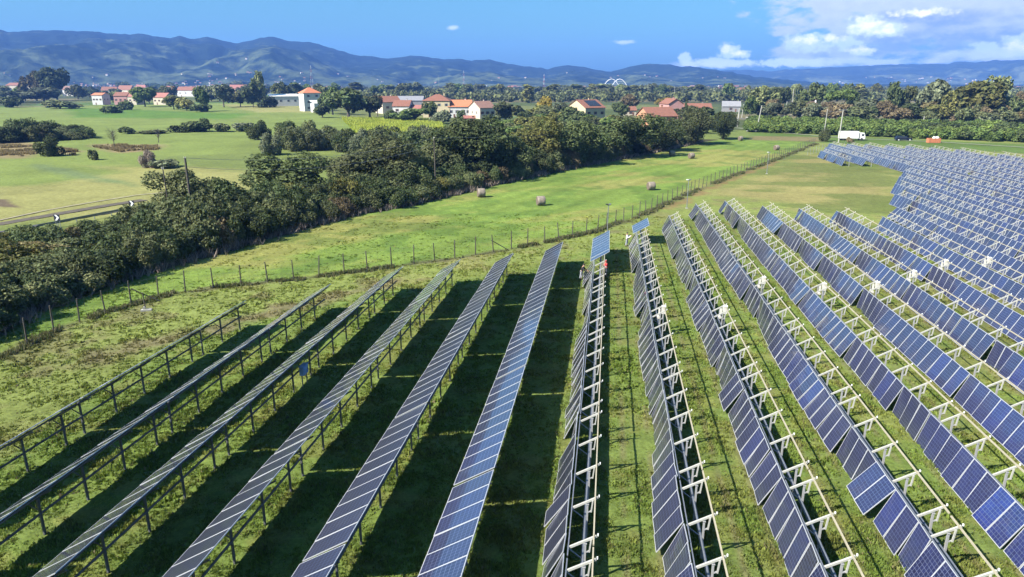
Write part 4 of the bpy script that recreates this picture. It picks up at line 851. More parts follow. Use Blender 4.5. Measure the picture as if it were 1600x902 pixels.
# very far belt reads as one mass
def belt(name, label, n, x0, x1, y0, y1, leaf):
    X = rng.uniform(x0, x1, n); Y = rng.uniform(y0, y1, n); V_ = []; T_ = []
    for k in range(n):
        p = gp(X[k], Y[k]); s = mpp(X[k], Y[k]); hh = random.uniform(7, 12); w = random.uniform(6, 12)
        m = 46; d = rng.normal(size=(m, 3)); d /= np.linalg.norm(d, axis=1)[:, None]; q = d*np.array([w/2, w/2, hh/2])*rng.uniform(.6, 1, (m, 1))+np.array([p.x, p.y, hh/2])
        a = rng.normal(size=(m, 3)); a /= np.linalg.norm(a, axis=1)[:, None]; b_ = np.cross(a, rng.normal(size=(m, 3))); b_ /= np.linalg.norm(b_, axis=1)[:, None]; sz = rng.uniform(1.0, 2.0, (m, 1))
        V_.append(np.stack([q-a*sz, q-b_*sz, q+a*sz, q+b_*sz], 1).reshape(-1, 3)); T_.append(np.full(m*4, random.uniform(.6, 1.4)))
    v = np.vstack(V_); tag(obj(name, npmesh(name, v, np.arange(len(v)).reshape(-1, 4), [M[leaf]], {'tone': np.concatenate(T_)})), label, 'wood', kind='stuff')
belt('far_wood', 'distant dark woods on the plain at the foot of the hills', 2300, -150, 1750, 137.6, 148, 'leaf_olive')
belt('far_copse', 'distant pale woods scattered over the plain', 2400, 500, 1750, 138, 160, 'leaf_willow')
# orchard rows right
OG = 'shrubs of the orchard block on the right'
for r in range(5):
    for i in range(40):
        u = i/39; x = 1176+u*450+random.uniform(-4, 4); by = (206-r*3.6)+u*(17-r*1.2)+random.uniform(-.8, .8); s = mpp(x, by)
        l = 'leafy green shrub in the orchard block behind the white truck'
        plant('fbush', gp(x, by), random.uniform(5.0, 7.0), random.uniform(3.2, 4.4), random.choice(('leaf_vine', 'leaf_vine', 'leaf_green')) if u < .5 else random.choice(('leaf_green', 'leaf_dark', 'leaf_vine')), l, 'shrub', OG, 'shrub', parts=False)
for i in range(45):
    x = random.uniform(1180, 1640); by = 186+(x-1180)*.028+random.uniform(-5, 3); l = 'tree in the mixed autumn wood on the right'
    plantpx('ftree', x, by, by-random.uniform(16, 32), random.uniform(24, 42), random.choice(('leaf_olive', 'leaf_olive', 'leaf_brown', 'leaf_grey', 'leaf_gold', 'leaf_dark', 'leaf_rust')), l, 'trees of the right wood', parts=False)

# ------------------------------------------------------------------ houses
def house(label, x, by, wpx, wh, rh, dm, yaw, wall, roof, cols=3, rows=2, kind='gable', shut='shutbrown', name='house', chim=True, group=None, door=True, solar=False, extra=None):
    s = mpp(x, by); w = wpx*s; h = wh*s/cp; r = rh*s/cp; p = gp(x, by); t = thing(name, label, 'building' if name != 'house' else 'house', (p.x, p.y+dm/2, 0), yaw, group)
    mw = M['wall_'+wall]; mr = M[roof] if roof in M else M['roof_'+roof]; X, Y = w/2, dm/2
    b = MB(); vs = [(-X, -Y, -.3), (X, -Y, -.3), (X, Y, -.3), (-X, Y, -.3), (-X, -Y, h), (X, -Y, h), (X, Y, h), (-X, Y, h)]; fs = [(0, 1, 5, 4), (1, 2, 6, 5), (2, 3, 7, 6), (3, 0, 4, 7)]
    if kind == 'gable': vs += [(-X, 0, h+r), (X, 0, h+r)]; fs += [(5, 6, 9), (7, 4, 8)]
    if kind == 'gablefront': vs += [(0, -Y, h+r), (0, Y, h+r)]; fs += [(4, 5, 8), (6, 7, 9)]
    b.add(vs, fs, mw); b.build('wall', t)
    b = MB(); o = .45; th = .18
    def slab(q):
        q = [Vector(v)+Vector((0, 0, .02)) for v in q]; up = [v+Vector((0, 0, th)) for v in q]; n = len(q)
        b.add(q+up, [tuple(range(n))[::-1], tuple(range(n, 2*n))]+[(i, (i+1) % n, n+(i+1) % n, n+i) for i in range(n)], mr)
    e = r*o/Y if kind != 'gablefront' else r*o/X
    if kind == 'gable': slab([(-X-o, -Y-o, h-e), (X+o, -Y-o, h-e), (X+o, 0, h+r), (-X-o, 0, h+r)]); slab([(X+o, Y+o, h-e), (-X-o, Y+o, h-e), (-X-o, .003, h+r), (X+o, .003, h+r)])
    elif kind == 'gablefront': slab([(-X-o, Y+o, h-e), (-X-o, -Y-o, h-e), (0, -Y-o, h+r), (0, Y+o, h+r)]); slab([(X+o, -Y-o, h-e), (X+o, Y+o, h-e), (.003, Y+o, h+r), (.003, -Y-o, h+r)])
    elif kind == 'hip':
        k = max(0, X-Y*.9)
        slab([(-X-o, -Y-o, h), (X+o, -Y-o, h), (k, 0, h+r), (-k, 0, h+r)] if k else [(-X-o, -Y-o, h), (X+o, -Y-o, h), (0, 0, h+r)])
        slab([(X+o, Y+o, h), (-X-o, Y+o, h), (-k, .004, h+r), (k, .004, h+r)] if k else [(X+o, Y+o, h), (-X-o, Y+o, h), (0, .004, h+r)])
        slab([(X+o+.003, -Y-o, h), (X+o+.003, Y+o, h), (k+.004, 0, h+r-.004)]); slab([(-X-o-.003, Y+o, h), (-X-o-.003, -Y-o, h), (-k-.004, 0, h+r-.004)])
    else: slab([(-X-o, -Y-o, h), (X+o, -Y-o, h), (X+o, Y+o, h+r), (-X-o, Y+o, h+r)])
    ro = b.build('roof', t)
    if chim:
        c = MB(); c.box((X*.45, Y*.2, h+r+.1), (.8, .8, 1.5), mw); c.box((X*.45, Y*.2, h+r+.92), (1.0, 1.0, .14), mr); c.build('chimney', ro)
    if solar:
        c = MB(); q = [Vector((a, yy, h+r*(1+yy/Y)+.35)) for a, yy in ((-X*.45, -Y*.85), (X*.75, -Y*.85), (X*.75, -Y*.15), (-X*.45, -Y*.15))]; c.add(q+[v+Vector((0, 0, .05)) for v in q], [(0, 1, 2, 3)[::-1], (4, 5, 6, 7), (0, 1, 5, 4), (1, 2, 6, 5), (2, 3, 7, 6), (3, 0, 4, 7)], M['glassdark']); c.build('solar_module', t)
    ww = min(1.15, w/(cols+1)*.55) if cols else 0; fh = h/max(rows, 1)
    for i in range(cols):
        for j in range(rows):
            xx = -X+w*(i+.5+random.uniform(-.06, .06))/cols; zz = fh*(j+.55); 
            f = MB(); f.box((xx, -Y-.03, zz), (ww, .06, min(1.5, fh*.5)), M['window']); wi = f.build('window', t)
            f = MB()
            for sx in (-1, 1): f.box((xx+sx*ww*.72, -Y-.05, zz), (ww*.42, .05, min(1.5, fh*.5)+.05), M[shut])
            f.build('shutter', wi)
    for j in range(rows if cols else 0):
        for yy in (-Y*.4, Y*.35):
            for sx in (-1, 1):
                f = MB(); f.box((sx*(X+.03), yy, fh*(j+.55)), (.06, 1.0, min(1.4, fh*.5)), M['window']); f.build('window', t)
    if door and cols:
        f = MB(); f.box((-X+w*.5/cols+ww*1.6 if cols > 1 else X*.5, -Y-.04, 1.05), (1.0, .06, 2.1), M['shutbrown']); d = f.build('door', t)
    if extra: extra(t, X, Y, h, r)
    return t
house('red roofed farmhouse with a shaded front, leftmost of the central farm group', 604, 178, 30, 17, 8, 16, R(28), 'cream', 'red', 2, 1)
house('long low grey roofed shed behind the red roofed farmhouse', 630, 166, 58, 8, 6, 30, R(3), 'grey', 'greyroof', 0, 1, name='shed', chim=False)
house('white house with red roof next to the low annex', 628, 180, 26, 13, 8, 13, R(-5), 'white', 'red', 2, 1)
house('low cream annex with pale red roof left of the big yellow farmhouse', 651, 180, 24, 9, 5, 12, R(-4), 'cream', 'pinkred', 1, 1, chim=False)
house('big yellow two storey farmhouse with hipped red roof', 683, 184, 42, 24, 9, 15, R(-3), 'yellow', 'red', 4, 2, 'hip', 'shutgrey')
house('white house with a bright orange roof right of the big yellow farmhouse', 718, 184, 36, 16, 9, 14, R(2), 'white', 'orange', 4, 1, shut='shutgrey')
house('cream house with three brown shuttered windows and a grey gable end', 752, 186, 26, 16, 9, 17, R(26), 'cream', 'brown', 3, 1)
house('small red porch before the house with three windows', 733, 190, 17, 5, 3, 4, R(5), 'pink', 'pinkred', 0, 1, name='porch', chim=False)
house('yellow house with dark solar modules on its red roof and a grey gable end', 918, 187, 37, 17, 11, 19, R(28), 'yellow', 'red', 3, 1, solar=True)
house('small cream annex with red roof between the two big house groups', 984, 181, 19, 8, 5, 8, R(4), 'cream', 'red', 1, 1, chim=False)
house('pink house with a gable front and red roof', 1052, 186, 23, 22, 7, 16, R(8), 'pink', 'red', 1, 1, 'gablefront')
house('long low house with a wide red roof and shaded grey wall', 1092, 184, 42, 11, 9, 14, R(-4), 'grey', 'red', 3, 1)
house('orange walled house with broad red roof behind the grey olive tree', 1030, 200, 46, 17, 12, 16, R(12), 'peach', 'red', 3, 1)
house('grey arched barn standing among the trees right of the houses', 1146, 175, 27, 8, 7, 14, R(-14), 'grey', 'greyroof', 1, 1, 'gable', name='barn', chim=False)
house('white house with slanted brown roof left of the umbrella pine', 1273, 184, 20, 15, 8, 13, R(-35), 'white', 'brown', 2, 1, 'gablefront')
house('low pinkish roofed house half hidden under the umbrella pine', 1300, 184, 18, 7, 4, 8, R(-20), 'pink', 'pinkred', 1, 1, chim=False)
house('white three storey tower house with hipped orange roof', 482, 174, 27, 26, 8, 13, R(32), 'white', 'orange', 2, 3, 'hip', 'shutgrey')
house('low white annex leaning on the white tower house', 493, 176, 14, 13, 4, 9, R(32), 'white', 'white', 1, 1, 'shed', chim=False)
house('long low white building with flat roof left of the tower house', 440, 166, 44, 14, 3, 16, R(22), 'white', 'white', 4, 1, 'shed', 'shutgrey', name='depot', chim=False)
left = [(30, 148, 40, 13, 4, 'cream', 'red', 'long red roofed house at the far left edge'), (110, 150, 24, 9, 5, 'white', 'brown', 'brown roofed house right of the tallest dark tree'), (154, 164, 17, 14, 3, 'white', 'orange', 'bright white farmhouse at the edge of the far field'), (189, 164, 20, 13, 5, 'pink', 'red', 'pink gabled farmhouse at the edge of the far field'),
        (206, 164, 20, 12, 6, 'cream', 'pinkred', 'cream farmhouse touching the pink farmhouse'), (252, 164, 22, 11, 6, 'cream', 'pinkred', 'pale farmhouse right of the round rusty green tree'), (170, 150, 22, 8, 5, 'white', 'red', 'white house with red roof behind the white farmhouse'), (196, 149, 26, 8, 6, 'cream', 'red', 'wide red roofed house behind the pink farmhouse'),
        (264, 150, 16, 9, 5, 'ochre', 'pinkred', 'ochre house behind the pale farmhouse'), (292, 151, 30, 9, 5, 'white', 'red', 'white house with a wide red roof above the golden bushes'), (372, 148, 26, 9, 5, 'ochre', 'pinkred', 'pale orange roofed house behind the silvery tree'), (5, 150, 16, 10, 4, 'white', 'brown', 'small white house cut by the left picture edge'), (220, 146, 22, 8, 4, 'cream', 'pinkred', 'pink roofed house behind the round rusty green tree'),
        (508, 150, 22, 6, 4, 'cream', 'brown', 'cream house behind the tower house near the pylon'), (1160, 147, 16, 6, 3, 'peach', 'red', 'tiny orange house in the far wood on the right')]
for x, by, w, wh, rh, wc, rc, l in left:
    house(l, x, by, w, wh, rh, 12, R(random.uniform(-25, 25)), wc, rc, 3, 1, random.choice(('gable', 'gable', 'hip')), chim=False)
# distant town: small gabled houses
def hm(wall, roof):
    b = MB(); w, d, h, r = 7, 5, 6, 2.4
    b.add([(-w, -d, -1), (w, -d, -1), (w, d, -1), (-w, d, -1), (-w, -d, h), (w, -d, h), (w, d, h), (-w, d, h), (-w, 0, h+r), (w, 0, h+r)], [(0, 1, 5, 4), (1, 2, 6, 5), (2, 3, 7, 6), (3, 0, 4, 7), (5, 6, 9), (7, 4, 8)], M['wall_'+wall])
    b.add([(-w-.5, -d-.6, h-.2), (w+.5, -d-.6, h-.2), (w+.5, 0, h+r+.1), (-w-.5, 0, h+r+.1), (w+.5, d+.6, h-.2), (-w-.5, d+.6, h-.2)], [(0, 1, 2, 3), (4, 5, 3, 2)], M['roof_'+roof])
    for i in range(3): b.box((-w+w*2*(i+.5)/3, -d-.05, 3.6), (1.3, .1, 1.6), M['window'])
    return b.mesh('town_house')
HM = [hm('white', 'red'), hm('cream', 'brown'), hm('white', 'brown'), hm('ochre', 'pinkred')]
for i in range(95):
    if i < 45: x = random.uniform(-20, 560); y = random.uniform(138.2, 142)
    elif i < 85: x = random.uniform(780, 1250); y = random.uniform(138.2, 143)
    else: x = random.uniform(1555, 1592); y = random.uniform(138.2, 140)
    p = gp(x, y); sc = random.uniform(.7, 1.3)
    l = 'tiny pale house of the distant town below the hills'; o = obj('town_house', random.choice(HM), None, p, random.uniform(-.8, .8)); o.scale = (sc, sc, sc*random.uniform(.9, 1.3)); tag(o, l, 'house', 'tiny houses of the distant town')

# ------------------------------------------------------------------ hills
ridge1 = [(-900, 60), (-500, 52), (-200, 50), (0, 44.5), (30, 49.5), (82, 47.5), (112, 47.5), (160, 49), (185, 52.5), (215, 54), (227, 52), (250, 57), (275, 59), (290, 56), (307, 61), (332, 57.5), (350, 61), (375, 68), (400, 62.5), (425, 56.5), (435, 57), (454, 63), (492, 65.5), (525, 76), (565, 87.5), (585, 87), (607, 92), (647, 86), (697, 92.5), (725, 92), (735, 94), (765, 93), (800, 100.5), (855, 107.5), (877, 102), (887, 101), (925, 107.5), (952, 113), (987, 102.5), (1015, 99), (1045, 101), (1062, 104.5), (1075, 103), (1132, 111), (1175, 119), (1220, 124), (1270, 128), (1330, 131), (1600, 133), (2500, 133)]
ridge2 = [(700, 122), (950, 116), (1060, 112), (1132, 110), (1162, 109), (1200, 111), (1240, 108), (1285, 106), (1340, 103), (1390, 101), (1430, 100), (1465, 99), (1475, 100), (1492, 96), (1520, 97), (1550, 94), (1575, 95), (1600, 92), (1700, 88), (1900, 84), (2500, 80)]
def hillmat(name, forest, field, fscale):
    m = bpy.data.materials.new(name); m.use_nodes = True; nt = m.node_tree; L = nt.links; b = nt.nodes['Principled BSDF']; b.inputs['Roughness'].default_value = 1; b.inputs['Specular IOR Level'].default_value = 0
    tc = nt.nodes.new('ShaderNodeTexCoord')
    def nz(s, d=7):
        n = nt.nodes.new('ShaderNodeTexNoise'); n.inputs['Scale'].default_value = s; n.inputs['Detail'].default_value = d; n.inputs['Roughness'].default_value = .65; L.new(tc.outputs['Object'], n.inputs['Vector']); return n
    a = nt.nodes.new('ShaderNodeAttribute'); a.attribute_name = 'tone'
    n1 = nz(fscale); ad = nt.nodes.new('ShaderNodeMath'); ad.operation = 'ADD'; L.new(n1.outputs['Fac'], ad.inputs[0]); L.new(a.outputs['Fac'], ad.inputs[1])
    r = nt.nodes.new('ShaderNodeMapRange'); r.inputs[1].default_value = .52; r.inputs[2].default_value = .66; L.new(ad.outputs[0], r.inputs[0])
    mx = nt.nodes.new('ShaderNodeMix'); mx.data_type = 'RGBA'; mx.inputs[6].default_value = (*forest, 1); mx.inputs[7].default_value = (*field, 1); L.new(r.outputs[0], mx.inputs[0])
    n2 = nz(.012, 9); r2 = nt.nodes.new('ShaderNodeMapRange'); r2.inputs[1].default_value = .3; r2.inputs[2].default_value = .7; r2.inputs[3].default_value = .55; r2.inputs[4].default_value = 1.45; L.new(n2.outputs['Fac'], r2.inputs[0])
    vm = nt.nodes.new('ShaderNodeVectorMath'); vm.operation = 'SCALE'; L.new(mx.outputs[2], vm.inputs[0]); L.new(r2.outputs[0], vm.inputs['Scale']); L.new(vm.outputs[0], b.inputs['Base Color'])
    bp = nt.nodes.new('ShaderNodeBump'); bp.inputs['Strength'].default_value = .8; bp.inputs['Distance'].default_value = 14; L.new(n2.outputs['Fac'], bp.inputs['Height']); L.new(bp.outputs[0], b.inputs['Normal'])
    return m
HILLH = {}
def hills(name, ridge, r0, r1, m, x0, x1, nx, seed, power=1.25, field=.14):
    xs = np.linspace(x0, x1, nx); rp = np.interp(xs, [p[0] for p in ridge], [p[1] for p in ridge])+(fbm(xs/9, xs*0+seed, 4, seed)-.5)*3.0
    nr = 110; T = np.linspace(0, 1.30 if r0 < 5000 else 1.08, nr); XX, TT = np.meshgrid(xs, T)
    u = (XX-800)/1090/cp*0+ (XX-CX)/F
    # direction of that column at the horizon
    dx = u; dy = cp+sp*(-(130-CY)/F)
    nrm = np.hypot(dx, dy); RR = r0+(r1-r0)*TT; x = dx/nrm*RR; y = dy/nrm*RR
    Yp = -(np.tile(rp, (nr, 1))-CY)/F; slope = (-sp+Yp*cp)/np.hypot(u, cp+Yp*sp)        # tangent of the ridge's elevation
    hr = H+slope*r1; prof = np.where(TT < 1, TT**power, 1-(TT-1)*1.2)
    sc = 620.; spur = fbm(x/sc+seed, y/sc*.6, 7, seed+3); rid = 1-np.abs(fbm(x/430+seed, y/620, 7, seed+8)*2-1)
    amp = np.where(TT < 1, np.sin(np.pi*np.clip(TT, 0, 1))**.8, 0)
    z = hr*prof+ (spur-.5)*hr*.9*amp*.55 + (rid-.75)*hr*.55*amp
    z = np.where(TT < 1, np.minimum(z, hr*(.30+.68*TT)), z); z = z*np.clip(TT*5, 0, 1)-1.5
    v = np.stack([x, y, z], -1).reshape(-1, 3); i = (np.arange(nr-1)[:, None]*nx+np.arange(nx-1)[None, :]); f = np.stack([i, i+1, i+nx+1, i+nx], -1).reshape(-1, 4)
    tone = (field*(1-TT*1.9)+ .03).ravel()
    me = npmesh(name, v, f, [m], {'tone': tone}, smooth=True); o = obj(name, me); o['kind'] = 'structure'
    HILLH[name] = (xs, T, x, y, z)
hills('hills', ridge1, 2900, 5000, hillmat('forested_hill', (.012, .020, .013), (.055, .070, .035), .006), -900, 1750, 700, 5)
hills('far_hills', ridge2, 5900, 7500, hillmat('far_forested_hill', (.02, .03, .02), (.07, .085, .05), .003), 650, 2500, 420, 12, 1.1, .12)
# villages on the slopes
def slope_houses(hn, n, trange, xr, g, l, cl):
    xs, T, X, Y, Z = HILLH[hn]; k = 0; cs = [(random.uniform(*xr), random.uniform(*trange)) for _ in range(cl)]
    while k < n:
        c = random.choice(cs); px = c[0]+random.gauss(0, 40); t = c[1]+random.gauss(0, .035)
        if not (xs[0] < px < xs[-1] and .02 < t < .8): continue
        i = int(np.searchsorted(xs, px)); j = int(np.searchsorted(T, t)); sc = random.uniform(.4, .8)*(1.35 if hn == 'far_hills' else 1)
        o = obj('hillside_house', random.choice(HM), None, (X[j, i], Y[j, i], Z[j, i]-1), random.uniform(-.8, .8)); o.scale = (sc,)*3; tag(o, l, 'house', g); k += 1
slope_houses('hills', 70, (.03, .36), (-20, 820), 'tiny houses on the near hills', 'tiny pale house scattered on the slope of the near hills', 20)
slope_houses('hills', 120, (.05, .11), (90, 560), 'distant town at the hill foot', 'tiny pale house of the town along the foot of the near hills', 26)
slope_houses('far_hills', 45, (.1, .5), (1150, 1600), 'tiny houses on the far blue hills', 'tiny white house on the far blue hills at the right', 8)
slope_houses('hills', 12, (.3, .6), (960, 1150), 'houses on the middle hill', 'tiny white house on the rounded middle hill', 3)

# ------------------------------------------------------------------ bridge, pylons, poles
def bridge():
    x, y = 962, 141.0; p = gp(x, y); s = mpp(x, y); w = 44*s/2; h = 16.5*s; t = thing('arch_bridge', 'white steel arch bridge rising above the far wood', 'bridge', (p.x, p.y, 0), 0)
    def arch(cx, cy, ww, hh, n=16): return [(cx-ww*(1-2*k/n), cy, hh*(1-abs(1-2*k/n)**2.0)) for k in range(n+1)]
    b = MB(); A = arch(-w*.32, 0, w*.68, h); b.tube(A, .95, M['bridge'], 8); b.build('arch', t)
    b = MB(); B = arch(w*.32, 18, w*.68, h); b.tube(B, .95, M['bridge'], 8); b.build('arch', t)
    b = MB()
    for f in (.30, .55, .8):
        z = h*f; 
        b.beam((-w*.32-w*.68*math.sqrt(1-f), 0, z), (w*.32+w*.68*math.sqrt(1-f)*0, 9, z), .7, .7, M['bridge'])
        b.beam((-w*.1, 9, z), (w*.32+w*.68*math.sqrt(1-f), 18, z), .7, .7, M['bridge'])
    b.build('strut', t)
    b = MB(); b.box((0, 9, 3.2), (w*2.3, 14, 1.0), M['concrete']); b.build('deck', t)
bridge()
def pylon(x, by, ty, wpx, label):
    p = gp(x, by); s = mpp(x, by); h = (by-ty)*s; w = wpx*s/2; t = thing('lattice_tower', label, 'pylon', p, .5)
    b = MB(); n = 7
    def c(k, q): f = 1-k/n*.85; a = q*math.pi/2+.78; return (w*f*math.cos(a), w*f*math.sin(a), h*k/n)
    for k in range(n):
        m = M['pylred'] if k % 2 else M['pylwhite']
        for q in range(4):
            b.beam(c(k, q), c(k+1, q), .35, .35, m); b.beam(c(k, q), c(k+1, (q+1) % 4), .18, .18, m); b.beam(c(k, q), c(k, (q+1) % 4), .18, .18, m)
    b.build('lattice', t)
    b = MB()
    for z in (.78, .92): b.beam((-w*1.1, 0, h*z), (w*1.1, 0, h*z), .3, .3, M['pylwhite'])
    b.build('crossarm', t)
pylon(488, 140, 104, 6, 'tallest red and white lattice tower behind the white tower house'); pylon(725, 138, 112, 4.5, 'lattice tower above the wood behind the white house with orange roof'); pylon(850, 139, 117, 4, 'small lattice tower above the wood left of the arch bridge')
def pole(x, by, ty, label, m=M['concrete'], arm=0, lean=0.0, r=.14, group='utility poles'):
    p = gp(x, by); s = mpp(x, by); h = (by-ty)*s/cp; t = thing('utility_pole', label, 'pole', p, 0, group)
    b = MB(); b.tube([(0, 0, -.2), (lean*s, 0, h)], [r*1.15, r*.8], m, 8); b.build('shaft', t)
    if arm: b = MB(); b.box((lean*s, 0, h-.15), (arm*s, .12, .14), m); b.build('crossarm', t)
    b = MB()
    for q in (-1, 1): b.tube([(lean*s+q*(arm*s*.45 if arm else .1), 0, h-.1), (lean*s+q*(arm*s*.45 if arm else .1), 0, h+.18)], .05, M['offwhite'], 6)
    b.build('insulator', t); return p+Vector((lean*s, 0, h))
h1 = pole(304, 362, 253, 'tall thick wooden pole in the hedgerow near the chevron signs', M['wood'], 0, 0, .17)
pole(270, 362, 268, 'short leaning stick pole left of the tall thick pole', M['wood'], 0, -2, .09)
h2 = pole(681, 303, 221, 'slim wooden pole in the hedgerow left of the tallest tree', M['wood'], 0, 0, .13)
h0 = pole(669, 254, 230, 'short far wooden pole just left of the slim hedgerow pole', M['wood'], 0, 0, .10)
r1_ = pole(1310, 223, 175, 'pale concrete pole with a crossarm beside the white truck', M['concrete'], 13, 1, .2)
r2_ = pole(1287, 212, 174, 'slim pale pole left of the pole with a crossarm', M['concrete'], 0, 1, .16)
r3_ = pole(1152, 198, 172, 'thick white pole by the tip of the hedgerow', M['concrete'], 0, 1, .3)
pole(1159, 184, 165, 'thin pale pole right of the grey barn', M['concrete'], 0, 1, .2); r4_ = pole(1183, 200, 168, 'strongly leaning pale pole near the light gravel strip', M['concrete'], 0, 4, .22)
pole(1226, 186, 161, 'slim pale pole before the olive tree', M['concrete'], 0, 1, .2); r5_ = pole(1236, 180, 143, 'tall thin pole left of the tall dark dense tree', M['concrete'], 0, 0, .2)
for x, by, ty in ((1053, 156, 137), (1138, 152, 139), (1218, 150, 140), (686, 142, 120), (1368, 194, 183), (1442, 196, 183)):
    pole(x, by, ty, 'small distant pole among the trees of the plain', M['concrete'], 0, 0, .22, 'small distant poles')
def cable(a, c, label, sag=1.2, r=.022):
    pts = [a.lerp(c, k/14)-Vector((0, 0, sag*4*(k/14)*(1-k/14))) for k in range(15)]; b = MB(); b.tube(pts, r, M['galv'], 4, False); tag(b.build('overhead_cable'), label, 'cable', 'overhead cables')
cable(h1, h2, 'overhead cable from the tall thick pole to the slim hedgerow pole', 1.6); cable(h1-Vector((0, 0, 1.2)), h2-Vector((0, 0, 1.2)), 'lower overhead cable parallel below the other hedgerow cable', 2.0)
far = gp(1085, 214)+Vector((0, 0, 8)); cable(h2, far, 'overhead cable crossing the tallest hedgerow tree towards the right', 2.0)
cable(r1_, r2_+Vector((0, 0, -.5)), 'overhead cable between the two pale poles by the truck', .6, .03)

# ------------------------------------------------------------------ roads, guard rails, signs, vehicles
strip('road', [gp(-260, 395)[:2], gp(0, 364)[:2], gp(120, 342)[:2], gp(235, 322)[:2], gp(330, 309)[:2]], 1.4, mat('dark_asphalt', (.05, .05, .055), .9, 0, .2, 1.5), .10)
strip('track', [gp(-260, 378)[:2], gp(0, 345)[:2], gp(60, 332)[:2], gp(120, 321)[:2], gp(212, 306)[:2], gp(300, 297)[:2]], .55, M['grav'], .11)
strip('bank', [gp(-260, 384)[:2], gp(0, 351)[:2], gp(90, 335)[:2], gp(160, 323)[:2], gp(225, 313)[:2]], 2.3, mat('bare_bank', (.075, .06, .042), .95, 0, .35, .8), .09)
strip('far_road', [gp(1150, 200)[:2], gp(1200, 206)[:2], gp(1330, 217)[:2], gp(1460, 222)[:2], gp(1620, 232)[:2], gp(1800, 243)[:2]], 3.4, mat('grassy_road', (.15, .17, .09), .95, 0, .2, .5), .12)
strip('gravel_strip', [gp(1166, 205)[:2], gp(1185, 205.5)[:2], gp(1212, 206.5)[:2]], 4, mat('pale_gravel', (.45, .43, .40), .95, 0, .1, .5), .13)
strip('upper_road', [gp(1130, 184)[:2], gp(1200, 188.5)[:2], gp(1320, 186.5)[:2], gp(1450, 193)[:2], gp(1650, 203)[:2]], 6, M['asphalt'], .12)
def guard(label, pts, h, post=4.0, m=M['galv'], beamh=.32):
    P = [gp(*q) for q in pts]; t = thing('guard_rail', label, 'guard rail', P[0]); b = MB(); o = P[0]
    for i in range(len(P)-1): b.beam(P[i]-o+Vector((0, 0, h)), P[i+1]-o+Vector((0, 0, h)), .06, beamh, m)
    b.build('beam', t); pm = one(lambda q: q.box((0, .05, h/2), (.1, .06, h), m), 'post')
    for q in resample([(p.x, p.y) for p in P], post)[:100]:
        ob = bpy.data.objects.new('post', pm); COL.objects.link(ob); ob.parent = t; ob.location = (q.x-o.x, q.y-o.y, 0)
guard('grey guard rail beside the small road at the left end of the hedgerow', [(60, 361), (120, 349), (200, 333), (240, 326)], .75, 3)
guard('pale guard rail of the raised road in front of the right wood', [(1165, 186), (1200, 189.5), (1320, 187.5), (1450, 194.5), (1640, 204.5)], 1.0, 6, M['concrete'], .4)
for x, by, l in ((92, 358, 'left black and white chevron board beside the hedgerow road'), (208, 334, 'right black and white chevron board beside the hedgerow road')):
    p = gp(x, by); t = thing('chevron_sign', l, 'road sign', p, R(-4), 'chevron boards'); w = .88; z = 1.65
    b = MB(); b.box((0, 0, z), (w, .04, w), M['sign']); b.build('board', t)
    b = MB(); k = w/2*.92
    up = [(-k*.75, z+k), (-k*.05, z+k), (k*.85, z), (k*.05, z)]; dn = [(-k*.75, z-k), (-k*.05, z-k), (k*.85, z), (k*.05, z)]
    b.add([(q[0], -.026, q[1]) for q in up], [(0, 3, 2, 1)], M['signw']); b.add([(q[0], -.026, q[1]) for q in dn], [(0, 1, 2, 3)], M['signw']); b.build('chevron', t)
    for sx in (-.3, .3): b = MB(); b.box((sx, .04, z/2), (.06, .04, z), M['galv']); b.build('leg', t)
# white box truck
p = gp(1329, 219.5); t = thing('box_truck', 'white box truck parked behind the panel field', 'truck', p, R(-5)); L_ = 7.0
b = MB(); b.box((-.9, 0, 2.0), (L_-.6, 2.4, 2.5), M['white']); b.box((-.9, 0, .70), (L_-.6, 2.0, .12), M['black']); b.build('cargo_box', t)
b = MB(); pr = [(2.75, .55), (4.55, .55), (4.6, 1.45), (4.15, 2.75), (2.75, 2.85)]; n = len(pr)
b.add([(a, -1.1, z) for a, z in pr]+[(a, 1.1, z) for a, z in pr], [tuple(range(n)), tuple(range(2*n-1, n-1, -1))]+[(i, n+i, n+(i+1) % n, (i+1) % n) for i in range(n)], M['white']); cab_ = b.build('cab', t)
b = MB(); b.box((3.7, -1.11, 2.0), (.8, .03, .7), M['glassdark']); b.box((3.7, 1.11, 2.0), (.8, .03, .7), M['glassdark']); b.build('window', cab_)
for wx in (-3.0, -2.0, 3.4):
    for wy in (-1, 1): b = MB(); b.tube([(wx, wy*.85, .48), (wx, wy*1.12, .48)], .48, M['black'], 16); o = b.build('wheel', t)
